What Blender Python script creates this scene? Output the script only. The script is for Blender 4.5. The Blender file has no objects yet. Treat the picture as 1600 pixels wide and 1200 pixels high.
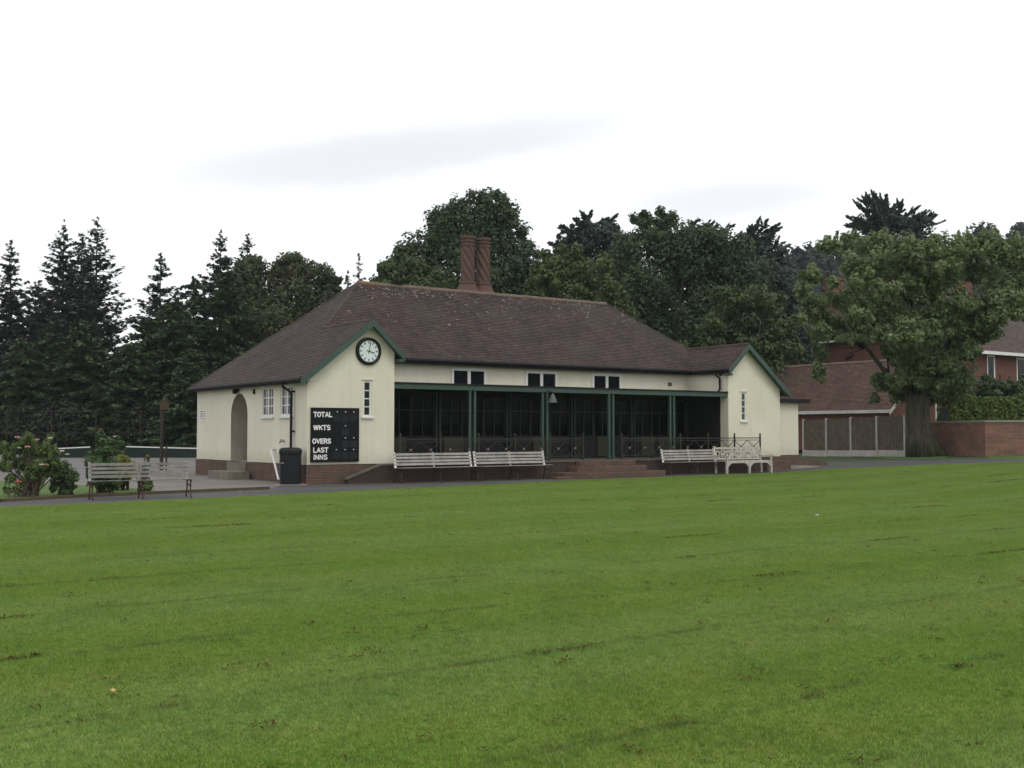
import bpy, bmesh, math, random
import numpy as np
from mathutils import Vector, Matrix, Euler

random.seed(11)
rng = np.random.default_rng(5)
R = math.radians
scene = bpy.context.scene
COL = scene.collection
PI = math.pi

# ------------------------------------------------------------------ camera
F = 1740.0
EYE = 1.55
PITCH = math.atan(75.0 / F)
cam_d = bpy.data.cameras.new("camera")
cam = bpy.data.objects.new("camera", cam_d)
COL.objects.link(cam)
cam.location = (0, 0, EYE)
cam.rotation_euler = (PI / 2 + PITCH, 0, 0)
cam_d.sensor_width = 36.0
cam_d.lens = 36.0 * F / 1600.0
cam_d.clip_start = 0.1
cam_d.clip_end = 3000
scene.camera = cam
CP, SP = math.cos(PITCH), math.sin(PITCH)


def W(px, py, D):
    """world point seen at photo pixel (px,py) at horizontal distance D"""
    u = (px - 800) / F
    w = (600 - py) / F
    y = CP - w * SP
    return Vector((u / y * D, D, EYE + (SP + w * CP) / y * D))


SLOPE = 0.045


def zt(x):
    return SLOPE * min(max(0.0, x - 10.0), 50.0)


def G(px, py):
    """where the ray through a photo pixel meets the ground"""
    d = W(px, py, 1.0) - Vector((0, 0, EYE))
    D = EYE / -d.z
    if d.x * D > 10:
        D = (EYE + SLOPE * 10) / (SLOPE * d.x - d.z)
    return Vector((d.x * D, D, zt(d.x * D)))


# ------------------------------------------------------------------ mesh helpers
class MB:
    def __init__(s, M=None):
        s.v = []
        s.f = []
        s.uv = []
        s.M = M or Matrix.Identity(4)

    def add(s, pts, faces, uvs=None):
        b = len(s.v)
        s.v += [s.M @ Vector(p) for p in pts]
        for i, f in enumerate(faces):
            s.f.append([b + k for k in f])
            s.uv.append(uvs[i] if uvs else None)

    def poly(s, pts, uvs=None):
        s.add(pts, [list(range(len(pts)))], [uvs] if uvs else None)

    def box(s, x0, y0, z0, x1, y1, z1):
        p = [(x0, y0, z0), (x1, y0, z0), (x1, y1, z0), (x0, y1, z0), (x0, y0, z1), (x1, y0, z1), (x1, y1, z1), (x0, y1, z1)]
        s.add(p, [(3, 2, 1, 0), (4, 5, 6, 7), (0, 1, 5, 4), (1, 2, 6, 5), (2, 3, 7, 6), (3, 0, 4, 7)])

    def bar(s, p, q, w, h, up=(0, 0, 1)):
        p = Vector(p); q = Vector(q)
        d = (q - p).normalized()
        a = d.cross(Vector(up))
        if a.length < 1e-4:
            a = d.cross(Vector((1, 0, 0)))
        a.normalize()
        b = a.cross(d).normalized()
        a *= w / 2; b *= h / 2
        pts = []
        for c in (p, q):
            pts += [c - a - b, c + a - b, c + a + b, c - a + b]
        s.add(pts, [(3, 2, 1, 0), (4, 5, 6, 7), (0, 1, 5, 4), (1, 2, 6, 5), (2, 3, 7, 6), (3, 0, 4, 7)])

    def tube(s, pts, rad, n=8, cap=True):
        pts = [Vector(p) for p in pts]
        if not hasattr(rad, '__len__'):
            rad = [rad] * len(pts)
        base = len(s.v)
        L = len(pts)
        a = None
        for i in range(L):
            d = (pts[min(i + 1, L - 1)] - pts[max(i - 1, 0)]).normalized()
            if a is None:
                a = d.cross(Vector((0, 0, 1)))
                if a.length < 1e-3:
                    a = Vector((1, 0, 0))
            a = (a - d * a.dot(d)).normalized()
            b = d.cross(a)
            for k in range(n):
                t = 2 * PI * k / n
                s.v.append(s.M @ (pts[i] + (a * math.cos(t) + b * math.sin(t)) * rad[i]))
        for i in range(L - 1):
            for k in range(n):
                k2 = (k + 1) % n
                s.f.append([base + i * n + k, base + i * n + k2, base + (i + 1) * n + k2, base + (i + 1) * n + k]); s.uv.append(None)
        if cap:
            s.f.append([base + k for k in range(n)][::-1]); s.uv.append(None)
            s.f.append([base + (L - 1) * n + k for k in range(n)]); s.uv.append(None)

    def lathe(s, prof, n=16, c=(0, 0, 0), sx=1, sy=1, fn=None):
        base = len(s.v)
        for (r, z) in prof:
            for k in range(n):
                t = 2 * PI * k / n
                rr = r * (fn(t, z) if fn else 1)
                s.v.append(s.M @ Vector((c[0] + rr * math.cos(t) * sx, c[1] + rr * math.sin(t) * sy, c[2] + z)))
        for i in range(len(prof) - 1):
            for k in range(n):
                k2 = (k + 1) % n
                s.f.append([base + i * n + k, base + i * n + k2, base + (i + 1) * n + k2, base + (i + 1) * n + k]); s.uv.append(None)
        s.f.append([base + k for k in range(n)][::-1]); s.uv.append(None)
        s.f.append([base + (len(prof) - 1) * n + k for k in range(n)]); s.uv.append(None)

    def extrude(s, poly, d):
        """closed solid: polygon (3d points) swept by vector d"""
        n = len(poly)
        a = [Vector(p) for p in poly]
        b = [p + Vector(d) for p in a]
        s.add(a + b, [list(range(n))[::-1], list(range(n, 2 * n))] + [(i, (i + 1) % n, n + (i + 1) % n, n + i) for i in range(n)])

    def wall(s, x0, x1, z0, z1, holes, depth):
        """vertical wall in plane y=0 facing -y with rectangular holes and reveals"""
        xs = sorted({x0, x1, *[h[0] for h in holes], *[h[1] for h in holes]})
        zs = sorted({z0, z1, *[h[2] for h in holes], *[h[3] for h in holes]})
        for i in range(len(xs) - 1):
            for j in range(len(zs) - 1):
                cx, cz = (xs[i] + xs[i + 1]) / 2, (zs[j] + zs[j + 1]) / 2
                if any(h[0] < cx < h[1] and h[2] < cz < h[3] for h in holes):
                    continue
                s.poly([(xs[i], 0, zs[j]), (xs[i + 1], 0, zs[j]), (xs[i + 1], 0, zs[j + 1]), (xs[i], 0, zs[j + 1])])
        for a, b, c, d in holes:
            s.poly([(a, 0, c), (a, 0, d), (a, depth, d), (a, depth, c)])
            s.poly([(b, 0, d), (b, 0, c), (b, depth, c), (b, depth, d)])
            s.poly([(a, 0, c), (a, depth, c), (b, depth, c), (b, 0, c)])
            s.poly([(a, 0, d), (b, 0, d), (b, depth, d), (a, depth, d)])

    def build(s, name, mat, parent=None, smooth=False, bevel=0.0):
        me = bpy.data.meshes.new(name)
        me.from_pydata([tuple(p) for p in s.v], [], s.f)
        me.materials.append(mat)
        uvl = me.uv_layers.new(name="UVMap")
        data = np.zeros(len(me.loops) * 2, dtype=np.float32)
        for p, uvs in zip(me.polygons, s.uv):
            n = p.normal
            if uvs is None:
                if abs(n.z) > 0.93:
                    t = Vector((1, 0, 0)); b = Vector((0, 1, 0))
                else:
                    t = Vector((-n.y, n.x, 0)).normalized(); b = n.cross(t)
            for k, li in enumerate(p.loop_indices):
                if uvs is None:
                    co = me.vertices[me.loops[li].vertex_index].co
                    data[2 * li] = co.dot(t); data[2 * li + 1] = co.dot(b)
                else:
                    data[2 * li] = uvs[k][0]; data[2 * li + 1] = uvs[k][1]
        uvl.data.foreach_set("uv", data)
        if smooth:
            me.polygons.foreach_set("use_smooth", [True] * len(me.polygons))
        o = bpy.data.objects.new(name, me)
        COL.objects.link(o)
        if parent:
            o.parent = parent
        if bevel:
            m = o.modifiers.new("bevel", 'BEVEL'); m.width = bevel; m.segments = 2; m.limit_method = 'ANGLE'
        return o


def tag(o, label=None, cat=None, group=None, kind=None):
    if label: o['label'] = label
    if cat: o['category'] = cat
    if group: o['group'] = group
    if kind: o['kind'] = kind
    return o


def thing(name, label, cat, loc=(0, 0, 0), rz=0.0, group=None):
    o = bpy.data.objects.new(name, None)
    COL.objects.link(o)
    o.empty_display_size = 0.3
    o.location = loc
    o.rotation_euler = (0, 0, rz)
    return tag(o, label, cat, group)


def children(o):
    return [c for c in bpy.data.objects if c.parent == o]


def copy_tree(o, parent=None):
    c = o.copy()
    COL.objects.link(c)
    c.parent = parent
    for ch in children(o):
        copy_tree(ch, c)
    return c


# ------------------------------------------------------------------ materials
def nodes_of(name):
    m = bpy.data.materials.new(name)
    m.use_nodes = True
    nt = m.node_tree
    b = nt.nodes["Principled BSDF"]
    return m, nt, b


def N(nt, typ, **kw):
    n = nt.nodes.new(typ)
    for k, v in kw.items():
        setattr(n, k, v)
    return n


def mixc(nt, fac, a, b, blend='MIX'):
    n = nt.nodes.new("ShaderNodeMix")
    n.data_type = 'RGBA'; n.blend_type = blend
    for sock, v in ((n.inputs[0], fac), (n.inputs[6], a), (n.inputs[7], b)):
        if hasattr(v, 'links') or isinstance(v, bpy.types.NodeSocket):
            nt.links.new(v, sock)
        elif isinstance(v, (int, float)):
            sock.default_value = v
        else:
            sock.default_value = (*v[:3], 1)
    return n.outputs[2]


def math_(nt, op, a, b=None, c=None, clamp=False):
    n = nt.nodes.new("ShaderNodeMath")
    n.operation = op; n.use_clamp = clamp
    for i, v in enumerate((a, b, c)):
        if v is None: continue
        if isinstance(v, bpy.types.NodeSocket):
            nt.links.new(v, n.inputs[i])
        else:
            n.inputs[i].default_value = v
    return n.outputs[0]


def noise(nt, vec, scale, detail=4, rough=0.55, dist=0.0):
    n = nt.nodes.new("ShaderNodeTexNoise")
    n.inputs["Scale"].default_value = scale
    n.inputs["Detail"].default_value = detail
    n.inputs["Roughness"].default_value = rough
    n.inputs["Distortion"].default_value = dist
    if vec is not None: nt.links.new(vec, n.inputs["Vector"])
    return n.outputs["Fac"]


def ramp(nt, fac, lo, hi, a=0.0, b=1.0):
    n = nt.nodes.new("ShaderNodeMapRange")
    n.inputs[1].default_value = lo; n.inputs[2].default_value = hi
    n.inputs[3].default_value = a; n.inputs[4].default_value = b
    n.interpolation_type = 'SMOOTHSTEP'
    nt.links.new(fac, n.inputs[0])
    return n.outputs[0]


def coord(nt, which="Object"):
    return nt.nodes.new("ShaderNodeTexCoord").outputs[which]


def mapping(nt, vec, scale=(1, 1, 1), rot=(0, 0, 0)):
    m = nt.nodes.new("ShaderNodeMapping")
    m.inputs["Scale"].default_value = scale
    m.inputs["Rotation"].default_value = rot
    nt.links.new(vec, m.inputs["Vector"])
    return m.outputs[0]


def bump(nt, bsdf, h, strength=0.4, dist=0.02):
    b = nt.nodes.new("ShaderNodeBump")
    b.inputs["Strength"].default_value = strength
    b.inputs["Distance"].default_value = dist
    nt.links.new(h, b.inputs["Height"])
    nt.links.new(b.outputs[0], bsdf.inputs["Normal"])


def basic(name, c1, c2=None, scale=3.0, rough=0.7, bmp=0.15, fine=40.0, spec=0.3, metal=0.0):
    m, nt, b = nodes_of(name)
    v = coord(nt)
    c2 = c2 or tuple(x * 0.7 for x in c1)
    f = ramp(nt, noise(nt, v, scale, 6, 0.65), 0.35, 0.65)
    col = mixc(nt, f, c1, c2)
    g = noise(nt, v, fine, 3)
    col = mixc(nt, 0.25, col, mixc(nt, ramp(nt, g, 0.3, 0.7), tuple(x * 0.75 for x in c1), tuple(min(1, x * 1.2) for x in c1)))
    nt.links.new(col, b.inputs["Base Color"])
    b.inputs["Roughness"].default_value = rough
    b.inputs["Specular IOR Level"].default_value = spec
    b.inputs["Metallic"].default_value = metal
    if bmp: bump(nt, b, g, bmp, 0.01)
    return m


def mat_render():
    m, nt, b = nodes_of("cream_render")
    v = coord(nt)
    big = noise(nt, v, 0.7, 5, 0.6)
    col = mixc(nt, ramp(nt, big, 0.3, 0.7), (0.655, 0.62, 0.495), (0.715, 0.682, 0.56))
    st = noise(nt, mapping(nt, v, (6, 6, 0.5)), 1.0, 5, 0.6)           # vertical rain streaks
    col = mixc(nt, math_(nt, 'MULTIPLY', ramp(nt, st, 0.48, 0.78), 0.22), col, (0.44, 0.42, 0.35))
    pt = noise(nt, v, 2.6, 7, 0.7)                                     # blistered patches
    col = mixc(nt, math_(nt, 'MULTIPLY', ramp(nt, pt, 0.64, 0.70), 0.3), col, (0.80, 0.76, 0.66))
    sp2 = noise(nt, v, 7.0, 2, 0.4)
    col = mixc(nt, math_(nt, 'MULTIPLY', ramp(nt, sp2, 0.735, 0.76), 0.45), col, (0.22, 0.20, 0.16))
    # splash dirt just above the brick plinth
    sep = nt.nodes.new("ShaderNodeSeparateXYZ"); nt.links.new(v, sep.inputs[0])
    low = ramp(nt, math_(nt, 'ADD', sep.outputs[2], math_(nt, 'MULTIPLY', noise(nt, v, 3, 4), -0.5)), 0.3, 0.8, 0.35, 0.0)
    col = mixc(nt, low, col, (0.36, 0.35, 0.26))
    nt.links.new(col, b.inputs["Base Color"])
    b.inputs["Roughness"].default_value = 0.85
    b.inputs["Specular IOR Level"].default_value = 0.2
    bump(nt, b, noise(nt, v, 60, 4), 0.25, 0.006)
    return m


def mat_brick(name, c1, c2, mortar, w=0.225, h=0.075, dirt=(0.06, 0.07, 0.04), dirt_amt=0.5):
    m, nt, b = nodes_of(name)
    uv = coord(nt, "UV")
    br = nt.nodes.new("ShaderNodeTexBrick")
    nt.links.new(uv, br.inputs["Vector"])
    br.inputs["Color1"].default_value = (*c1, 1); br.inputs["Color2"].default_value = (*c2, 1)
    br.inputs["Mortar"].default_value = (*mortar, 1)
    br.inputs["Scale"].default_value = 1.0
    br.inputs["Brick Width"].default_value = w; br.inputs["Row Height"].default_value = h
    br.inputs["Mortar Size"].default_value = 0.006
    v = coord(nt)
    col = mixc(nt, math_(nt, 'MULTIPLY', ramp(nt, noise(nt, v, 1.5, 6, 0.7), 0.4, 0.7), dirt_amt), br.outputs["Color"], dirt)
    col = mixc(nt, 0.5, col, mixc(nt, noise(nt, v, 9, 4), (0.5, 0.5, 0.5), (1.2, 1.2, 1.2)), 'MULTIPLY')
    nt.links.new(col, b.inputs["Base Color"])
    b.inputs["Roughness"].default_value = 0.9
    b.inputs["Specular IOR Level"].default_value = 0.2
    bump(nt, b, br.outputs["Fac"], -0.5, 0.006)
    return m


def mat_tiles(name, a, bb, dark, lichen=1.0, ridge_v=(4.6, 8.6)):
    """clay roof tiles; UV in metres, v up the slope"""
    m, nt, b = nodes_of(name)
    uv = coord(nt, "UV")
    br = nt.nodes.new("ShaderNodeTexBrick")
    nt.links.new(uv, br.inputs["Vector"])
    br.inputs["Color1"].default_value = (*a, 1); br.inputs["Color2"].default_value = (*bb, 1)
    br.inputs["Mortar"].default_value = (*dark, 1)
    br.inputs["Scale"].default_value = 1.0
    br.inputs["Brick Width"].default_value = 0.17; br.inputs["Row Height"].default_value = 0.1
    br.inputs["Mortar Size"].default_value = 0.004
    v = coord(nt)
    col = br.outputs["Color"]
    col = mixc(nt, 0.85, col, mixc(nt, ramp(nt, noise(nt, v, 0.9, 6, 0.7), 0.3, 0.7), (0.62, 0.66, 0.66), (1.25, 1.12, 1.1)), 'MULTIPLY')
    col = mixc(nt, 0.7, col, mixc(nt, ramp(nt, noise(nt, mapping(nt, uv, (5.9, 10, 1)), 1.0, 2), 0.3, 0.7), (0.66, 0.67, 0.68), (1.28, 1.25, 1.22)), 'MULTIPLY')
    col = mixc(nt, 0.8, col, mixc(nt, ramp(nt, noise(nt, mapping(nt, uv, (2.6, 5, 1)), 1.0, 4, 0.7), 0.3, 0.7), (0.62, 0.64, 0.66), (1.3, 1.26, 1.22)), 'MULTIPLY')
    # moss, dull green-brown
    col = mixc(nt, math_(nt, 'MULTIPLY', ramp(nt, noise(nt, v, 0.55, 5, 0.65), 0.5, 0.72), 0.55), col, (0.062, 0.062, 0.040))
    sep = nt.nodes.new("ShaderNodeSeparateXYZ"); nt.links.new(v, sep.inputs[0])
    sp = noise(nt, mapping(nt, uv, (5.5, 16, 1)), 1.0, 2, 0.5)
    hi = ramp(nt, sep.outputs[2], ridge_v[0], ridge_v[1], 0.0, 0.17)   # pale lichen gathers towards the ridge
    patch = ramp(nt, noise(nt, v, 0.8, 3), 0.35, 0.65, -0.02, 0.035)
    thr = math_(nt, 'SUBTRACT', math_(nt, 'SUBTRACT', 0.755, hi), patch)
    spots = math_(nt, 'MULTIPLY', math_(nt, 'SUBTRACT', sp, thr), 30.0, clamp=True)
    spots = math_(nt, 'MULTIPLY', spots, 0.8 * lichen, clamp=True)
    col = mixc(nt, spots, col, (0.62, 0.60, 0.58))
    nt.links.new(col, b.inputs["Base Color"])
    b.inputs["Roughness"].default_value = 0.8
    b.inputs["Specular IOR Level"].default_value = 0.25
    bump(nt, b, noise(nt, uv, 35, 3), 0.3, 0.008)
    return m


def mat_leaf(name, a, b2, dark, trans=0.25, clump=0.5):
    m, nt, b = nodes_of(name)
    v = coord(nt)
    f = ramp(nt, noise(nt, v, clump, 4, 0.6), 0.35, 0.65)
    col = mixc(nt, f, a, b2)
    gi = nt.nodes.new("ShaderNodeNewGeometry")
    col = mixc(nt, math_(nt, 'MULTIPLY', gi.outputs["Random Per Island"], 0.6), col, dark)
    nt.links.new(col, b.inputs["Base Color"])
    b.inputs["Roughness"].default_value = 0.6
    b.inputs["Specular IOR Level"].default_value = 0.25
    t = nt.nodes.new("ShaderNodeBsdfTranslucent"); nt.links.new(col, t.inputs[0])
    mx = nt.nodes.new("ShaderNodeMixShader"); mx.inputs[0].default_value = trans
    nt.links.new(b.outputs[0], mx.inputs[1]); nt.links.new(t.outputs[0], mx.inputs[2])
    nt.links.new(mx.outputs[0], nt.nodes["Material Output"].inputs[0])
    return m


def mat_glass(name, ior=1.45):
    m, nt, b = nodes_of(name)
    tr = nt.nodes.new("ShaderNodeBsdfTransparent"); tr.inputs[0].default_value = (0.75, 0.78, 0.78, 1)
    gl = nt.nodes.new("ShaderNodeBsdfGlossy"); gl.inputs["Roughness"].default_value = 0.03
    fr = nt.nodes.new("ShaderNodeFresnel"); fr.inputs[0].default_value = ior
    mx = nt.nodes.new("ShaderNodeMixShader")
    nt.links.new(fr.outputs[0], mx.inputs[0]); nt.links.new(tr.outputs[0], mx.inputs[1]); nt.links.new(gl.outputs[0], mx.inputs[2])
    nt.links.new(mx.outputs[0], nt.nodes["Material Output"].inputs[0])
    return m


HAZE = 0.00021
A35 = R(35)
BX = Vector((math.cos(A35), math.sin(A35), 0))
BY = Vector((-math.sin(A35), math.cos(A35), 0))


def mown(nt):
    """mask of dead-clipping lines and light/dark mowing bands, from world position"""
    g = nt.nodes.new("ShaderNodeNewGeometry")
    pos = g.outputs["Position"]
    mp = nt.nodes.new("ShaderNodeMapping")
    mp.vector_type = 'POINT'
    mp.inputs["Rotation"].default_value = (0, 0, -A35)
    nt.links.new(pos, mp.inputs["Vector"])
    sep = nt.nodes.new("ShaderNodeSeparateXYZ"); nt.links.new(mp.outputs[0], sep.inputs[0])
    u, v = sep.outputs[0], sep.outputs[1]
    rv = mp.outputs[0]
    wob = math_(nt, 'MULTIPLY', math_(nt, 'SUBTRACT', noise(nt, mapping(nt, rv, (0.25, 0.15, 0)), 1.0, 2), 0.5), 0.5)
    t = math_(nt, 'DIVIDE', math_(nt, 'SUBTRACT', math_(nt, 'ADD', v, wob), 4.4), 1.9)
    fr = math_(nt, 'FRACT', math_(nt, 'ADD', t, 40.5))
    d = math_(nt, 'MULTIPLY', math_(nt, 'ABSOLUTE', math_(nt, 'SUBTRACT', fr, 0.5)), 1.9)
    near = ramp(nt, d, 0.015, 0.085, 1.0, 0.0)
    brk = ramp(nt, noise(nt, mapping(nt, rv, (0.7, 1.6, 0)), 1.0, 5, 0.75), 0.425, 0.60)
    line = math_(nt, 'MULTIPLY', near, brk)
    line = math_(nt, 'MULTIPLY', line, ramp(nt, noise(nt, rv, 9.0, 3), 0.3, 0.55))
    par = math_(nt, 'PINGPONG', t, 1.0)
    band = ramp(nt, par, 0.35, 0.65)
    return pos, rv, line, band


def mat_grass(name, blade):
    m, nt, b = nodes_of(name)
    pos, rv, line, band = mown(nt)
    k = 1.0 if blade else 0.75
    c_a = (0.192 * k, 0.312 * k, 0.036 * k)
    c_b = (0.228 * k, 0.345 * k, 0.072 * k)
    col = mixc(nt, band, c_a, c_b)
    big = ramp(nt, noise(nt, mapping(nt, rv, (0.35, 0.8, 0)), 1.0, 5, 0.65), 0.38, 0.68)
    col = mixc(nt, math_(nt, 'MULTIPLY', big, 0.55), col, (0.285 * k, 0.335 * k, 0.062 * k))   # yellowed patches
    mid = ramp(nt, noise(nt, rv, 1.3, 5, 0.7), 0.42, 0.7)
    col = mixc(nt, math_(nt, 'MULTIPLY', mid, 0.45), col, (0.095 * k, 0.205 * k, 0.016 * k))
    col = mixc(nt, math_(nt, 'MULTIPLY', ramp(nt, noise(nt, rv, 4.5, 4, 0.7), 0.55, 0.75), 0.45), col, (0.27 * k, 0.235 * k, 0.07 * k))
    col = mixc(nt, math_(nt, 'MULTIPLY', ramp(nt, noise(nt, rv, 13.0, 4, 0.75), 0.48, 0.66), 0.62), col, (0.060 * k, 0.125 * k, 0.012 * k))
    col = mixc(nt, math_(nt, 'MULTIPLY', line, 0.62), col, (0.045, 0.037, 0.018))
    if blade:
        gi = nt.nodes.new("ShaderNodeNewGeometry")
        r = gi.outputs["Random Per Island"]
        col = mixc(nt, math_(nt, 'MULTIPLY', ramp(nt, r, 0.0, 1.0), 0.45), col, (0.095, 0.205, 0.015))
        col = mixc(nt, math_(nt, 'MULTIPLY', ramp(nt, r, 0.9, 0.93), 0.55), col, (0.34, 0.29, 0.11))
    nt.links.new(col, b.inputs["Base Color"])
    b.inputs["Roughness"].default_value = 0.5 if blade else 0.9
    b.inputs["Specular IOR Level"].default_value = 0.5 if blade else 0.1
    b.inputs["Sheen Weight"].default_value = 0.12 if blade else 0.05
    b.inputs["Sheen Roughness"].default_value = 0.4
    if blade:
        t = nt.nodes.new("ShaderNodeBsdfTranslucent"); nt.links.new(col, t.inputs[0])
        mx = nt.nodes.new("ShaderNodeMixShader"); mx.inputs[0].default_value = 0.3
        nt.links.new(b.outputs[0], mx.inputs[1]); nt.links.new(t.outputs[0], mx.inputs[2])
        nt.links.new(mx.outputs[0], nt.nodes["Material Output"].inputs[0])
    return m


def mat_asphalt(name, c, c2, patch=(0.16, 0.14, 0.12)):
    m, nt, b = nodes_of(name)
    v = coord(nt)
    col = mixc(nt, ramp(nt, noise(nt, v, 0.5, 6, 0.65), 0.35, 0.65), c, c2)
    col = mixc(nt, 0.6, col, mixc(nt, noise(nt, v, 90, 3), (0.5, 0.5, 0.5), (1.5, 1.5, 1.5)), 'MULTIPLY')
    col = mixc(nt, math_(nt, 'MULTIPLY', ramp(nt, noise(nt, v, 2.2, 6, 0.7), 0.58, 0.7), 0.4), col, patch)
    nt.links.new(col, b.inputs["Base Color"])
    b.inputs["Roughness"].default_value = 0.85
    b.inputs["Specular IOR Level"].default_value = 0.25
    bump(nt, b, noise(nt, v, 70, 4), 0.4, 0.006)
    return m


def mat_paving():
    m, nt, b = nodes_of("concrete_paving")
    v = coord(nt)
    br = nt.nodes.new("ShaderNodeTexBrick")
    nt.links.new(mapping(nt, v, rot=(0, 0, -A35)), br.inputs["Vector"])
    br.inputs["Color1"].default_value = (0.135, 0.122, 0.112, 1); br.inputs["Color2"].default_value = (0.17, 0.15, 0.137, 1)
    br.inputs["Mortar"].default_value = (0.08, 0.08, 0.06, 1)
    br.inputs["Scale"].default_value = 1.0
    br.inputs["Brick Width"].default_value = 1.6; br.inputs["Row Height"].default_value = 1.2
    br.inputs["Mortar Size"].default_value = 0.015
    col = mixc(nt, 0.8, br.outputs[0], mixc(nt, noise(nt, v, 1.4, 6, 0.7), (0.55, 0.55, 0.55), (1.4, 1.38, 1.35)), 'MULTIPLY')
    nt.links.new(col, b.inputs["Base Color"])
    b.inputs["Roughness"].default_value = 0.85
    bump(nt, b, noise(nt, v, 50, 4), 0.3, 0.006)
    return m


M = {}
M['render'] = mat_render()
M['brick'] = mat_brick("plinth_brick", (0.155, 0.075, 0.055), (0.10, 0.058, 0.048), (0.17, 0.15, 0.13), dirt_amt=0.6)
M['brick_dark'] = mat_brick("shaded_terrace_brick", (0.075, 0.042, 0.034), (0.050, 0.034, 0.030), (0.070, 0.062, 0.054), dirt_amt=0.6, dirt=(0.04, 0.042, 0.03))  # dark brown brick, with the shade behind the benches put into its colour
M['dark_concrete'] = basic("mossy_coping", (0.125, 0.110, 0.090), (0.075, 0.070, 0.055), 3.0, 0.9, 0.3)
M['brick_red'] = mat_brick("house_brick", (0.155, 0.060, 0.044), (0.120, 0.050, 0.040), (0.22, 0.14, 0.11), dirt=(0.10, 0.04, 0.03), dirt_amt=0.35)
M['brick_wall'] = mat_brick("garden_wall_brick", (0.27, 0.135, 0.098), (0.19, 0.10, 0.078), (0.25, 0.20, 0.165), w=0.44, h=0.145, dirt=(0.09, 0.075, 0.055), dirt_amt=0.55)
M['brick_chim'] = mat_brick("chimney_brick", (0.150, 0.074, 0.058), (0.105, 0.058, 0.049), (0.11, 0.10, 0.095), dirt=(0.08, 0.07, 0.065), dirt_amt=0.4)
M['tiles'] = mat_tiles("roof_tiles", (0.073, 0.051, 0.048), (0.056, 0.043, 0.041), (0.028, 0.02, 0.02))
M['tiles_red'] = mat_tiles("garage_roof_tiles", (0.128, 0.076, 0.062), (0.095, 0.062, 0.054), (0.04, 0.025, 0.02), 0.6, (2.0, 9.0))
M['tiles_grey'] = mat_tiles("house_roof_tiles", (0.135, 0.100, 0.088), (0.100, 0.078, 0.072), (0.04, 0.03, 0.03), 0.5, (3.0, 14.0))
M['ridge'] = basic("ridge_tile_clay", (0.17, 0.12, 0.095), (0.10, 0.085, 0.06), 2.0, 0.85)
M['orange'] = basic("lichened_ridge_clay", (0.22, 0.125, 0.055), (0.12, 0.09, 0.06), 3.0, 0.9)
M['green'] = basic("green_paint", (0.050, 0.088, 0.071), (0.042, 0.070, 0.058), 2.0, 0.5, 0.08)
M['green_dark'] = basic("dark_green_timber", (0.034, 0.046, 0.037), (0.022, 0.030, 0.025), 2.0, 0.5, 0.08)
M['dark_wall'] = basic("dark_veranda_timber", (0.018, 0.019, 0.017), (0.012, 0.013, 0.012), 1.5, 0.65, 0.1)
M['panel_dim'] = basic("shade_dimmed_panel", (0.065, 0.060, 0.042), (0.05, 0.048, 0.034), 1.5, 0.7, 0.1)  # cream panels; the veranda's shade is put into this dim colour
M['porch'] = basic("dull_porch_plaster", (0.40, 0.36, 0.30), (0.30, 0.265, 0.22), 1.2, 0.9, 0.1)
M['white'] = basic("white_paint", (0.74, 0.74, 0.72), (0.62, 0.61, 0.57), 3.0, 0.5, 0.08)
M['black'] = basic("black_plastic", (0.011, 0.012, 0.014), (0.008, 0.009, 0.010), 2.0, 0.42, 0.06, spec=0.25)
M['gutter'] = basic("black_gutter", (0.012, 0.011, 0.013), (0.018, 0.016, 0.017), 3.0, 0.65, 0.05, spec=0.2)
M['board'] = basic("scoreboard_black", (0.007, 0.008, 0.010), (0.010, 0.011, 0.013), 2.0, 0.6, 0.05, spec=0.15)
M['slot'] = basic("scoreboard_plate", (0.020, 0.023, 0.027), (0.016, 0.019, 0.022), 2.0, 0.6, 0.05, spec=0.15)
M['letter'] = basic("white_lettering", (0.80, 0.80, 0.78), (0.72, 0.72, 0.70), 5.0, 0.6, 0.0)
M['glass'] = mat_glass("window_glass", 1.3)
M['glass_dull'] = mat_glass("weak_reflection_glass", 1.10)  # reflections weakened through a low index, to keep the panes dark
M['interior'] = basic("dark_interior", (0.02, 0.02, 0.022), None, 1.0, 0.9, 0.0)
M['pane_backing'] = basic("black_backing", (0.010, 0.010, 0.012), None, 1.0, 0.9, 0.0, spec=0.05)  # near-black sheet set close behind each window pane
M['iron'] = basic("black_iron", (0.022, 0.020, 0.019), (0.045, 0.030, 0.022), 6.0, 0.6, 0.1)
M['slat'] = basic("weathered_white_slats", (0.38, 0.36, 0.33), (0.22, 0.20, 0.18), 4.0, 0.75, 0.25)
M['slat_dull'] = basic("weathered_grey_slats", (0.23, 0.218, 0.20), (0.12, 0.112, 0.10), 5.0, 0.8, 0.25)
M['trim'] = basic("dulled_white_trim", (0.52, 0.51, 0.48), (0.40, 0.39, 0.36), 2.0, 0.6, 0.08)
M['lamp_grey'] = basic("lamp_grey_metal", (0.10, 0.115, 0.11), (0.075, 0.09, 0.085), 3.0, 0.6, 0.05)
M['slat_wood'] = basic("bleached_bench_timber", (0.50, 0.465, 0.41), (0.37, 0.335, 0.29), 3.0, 0.75, 0.2)
M['concrete'] = basic("pale_concrete", (0.29, 0.265, 0.23), (0.20, 0.185, 0.155), 1.5, 0.85, 0.3)
M['concrete_post'] = basic("concrete_fence_post", (0.46, 0.44, 0.40), (0.33, 0.32, 0.29), 2.0, 0.85, 0.3)
M['fence_wood'] = basic("grey_brown_fence_boards", (0.125, 0.100, 0.074), (0.070, 0.058, 0.045), 3.5, 0.85, 0.3)
M['bark'] = basic("bark", (0.085, 0.070, 0.052), (0.050, 0.045, 0.032), 5.0, 0.9, 0.6, fine=18)
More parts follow.
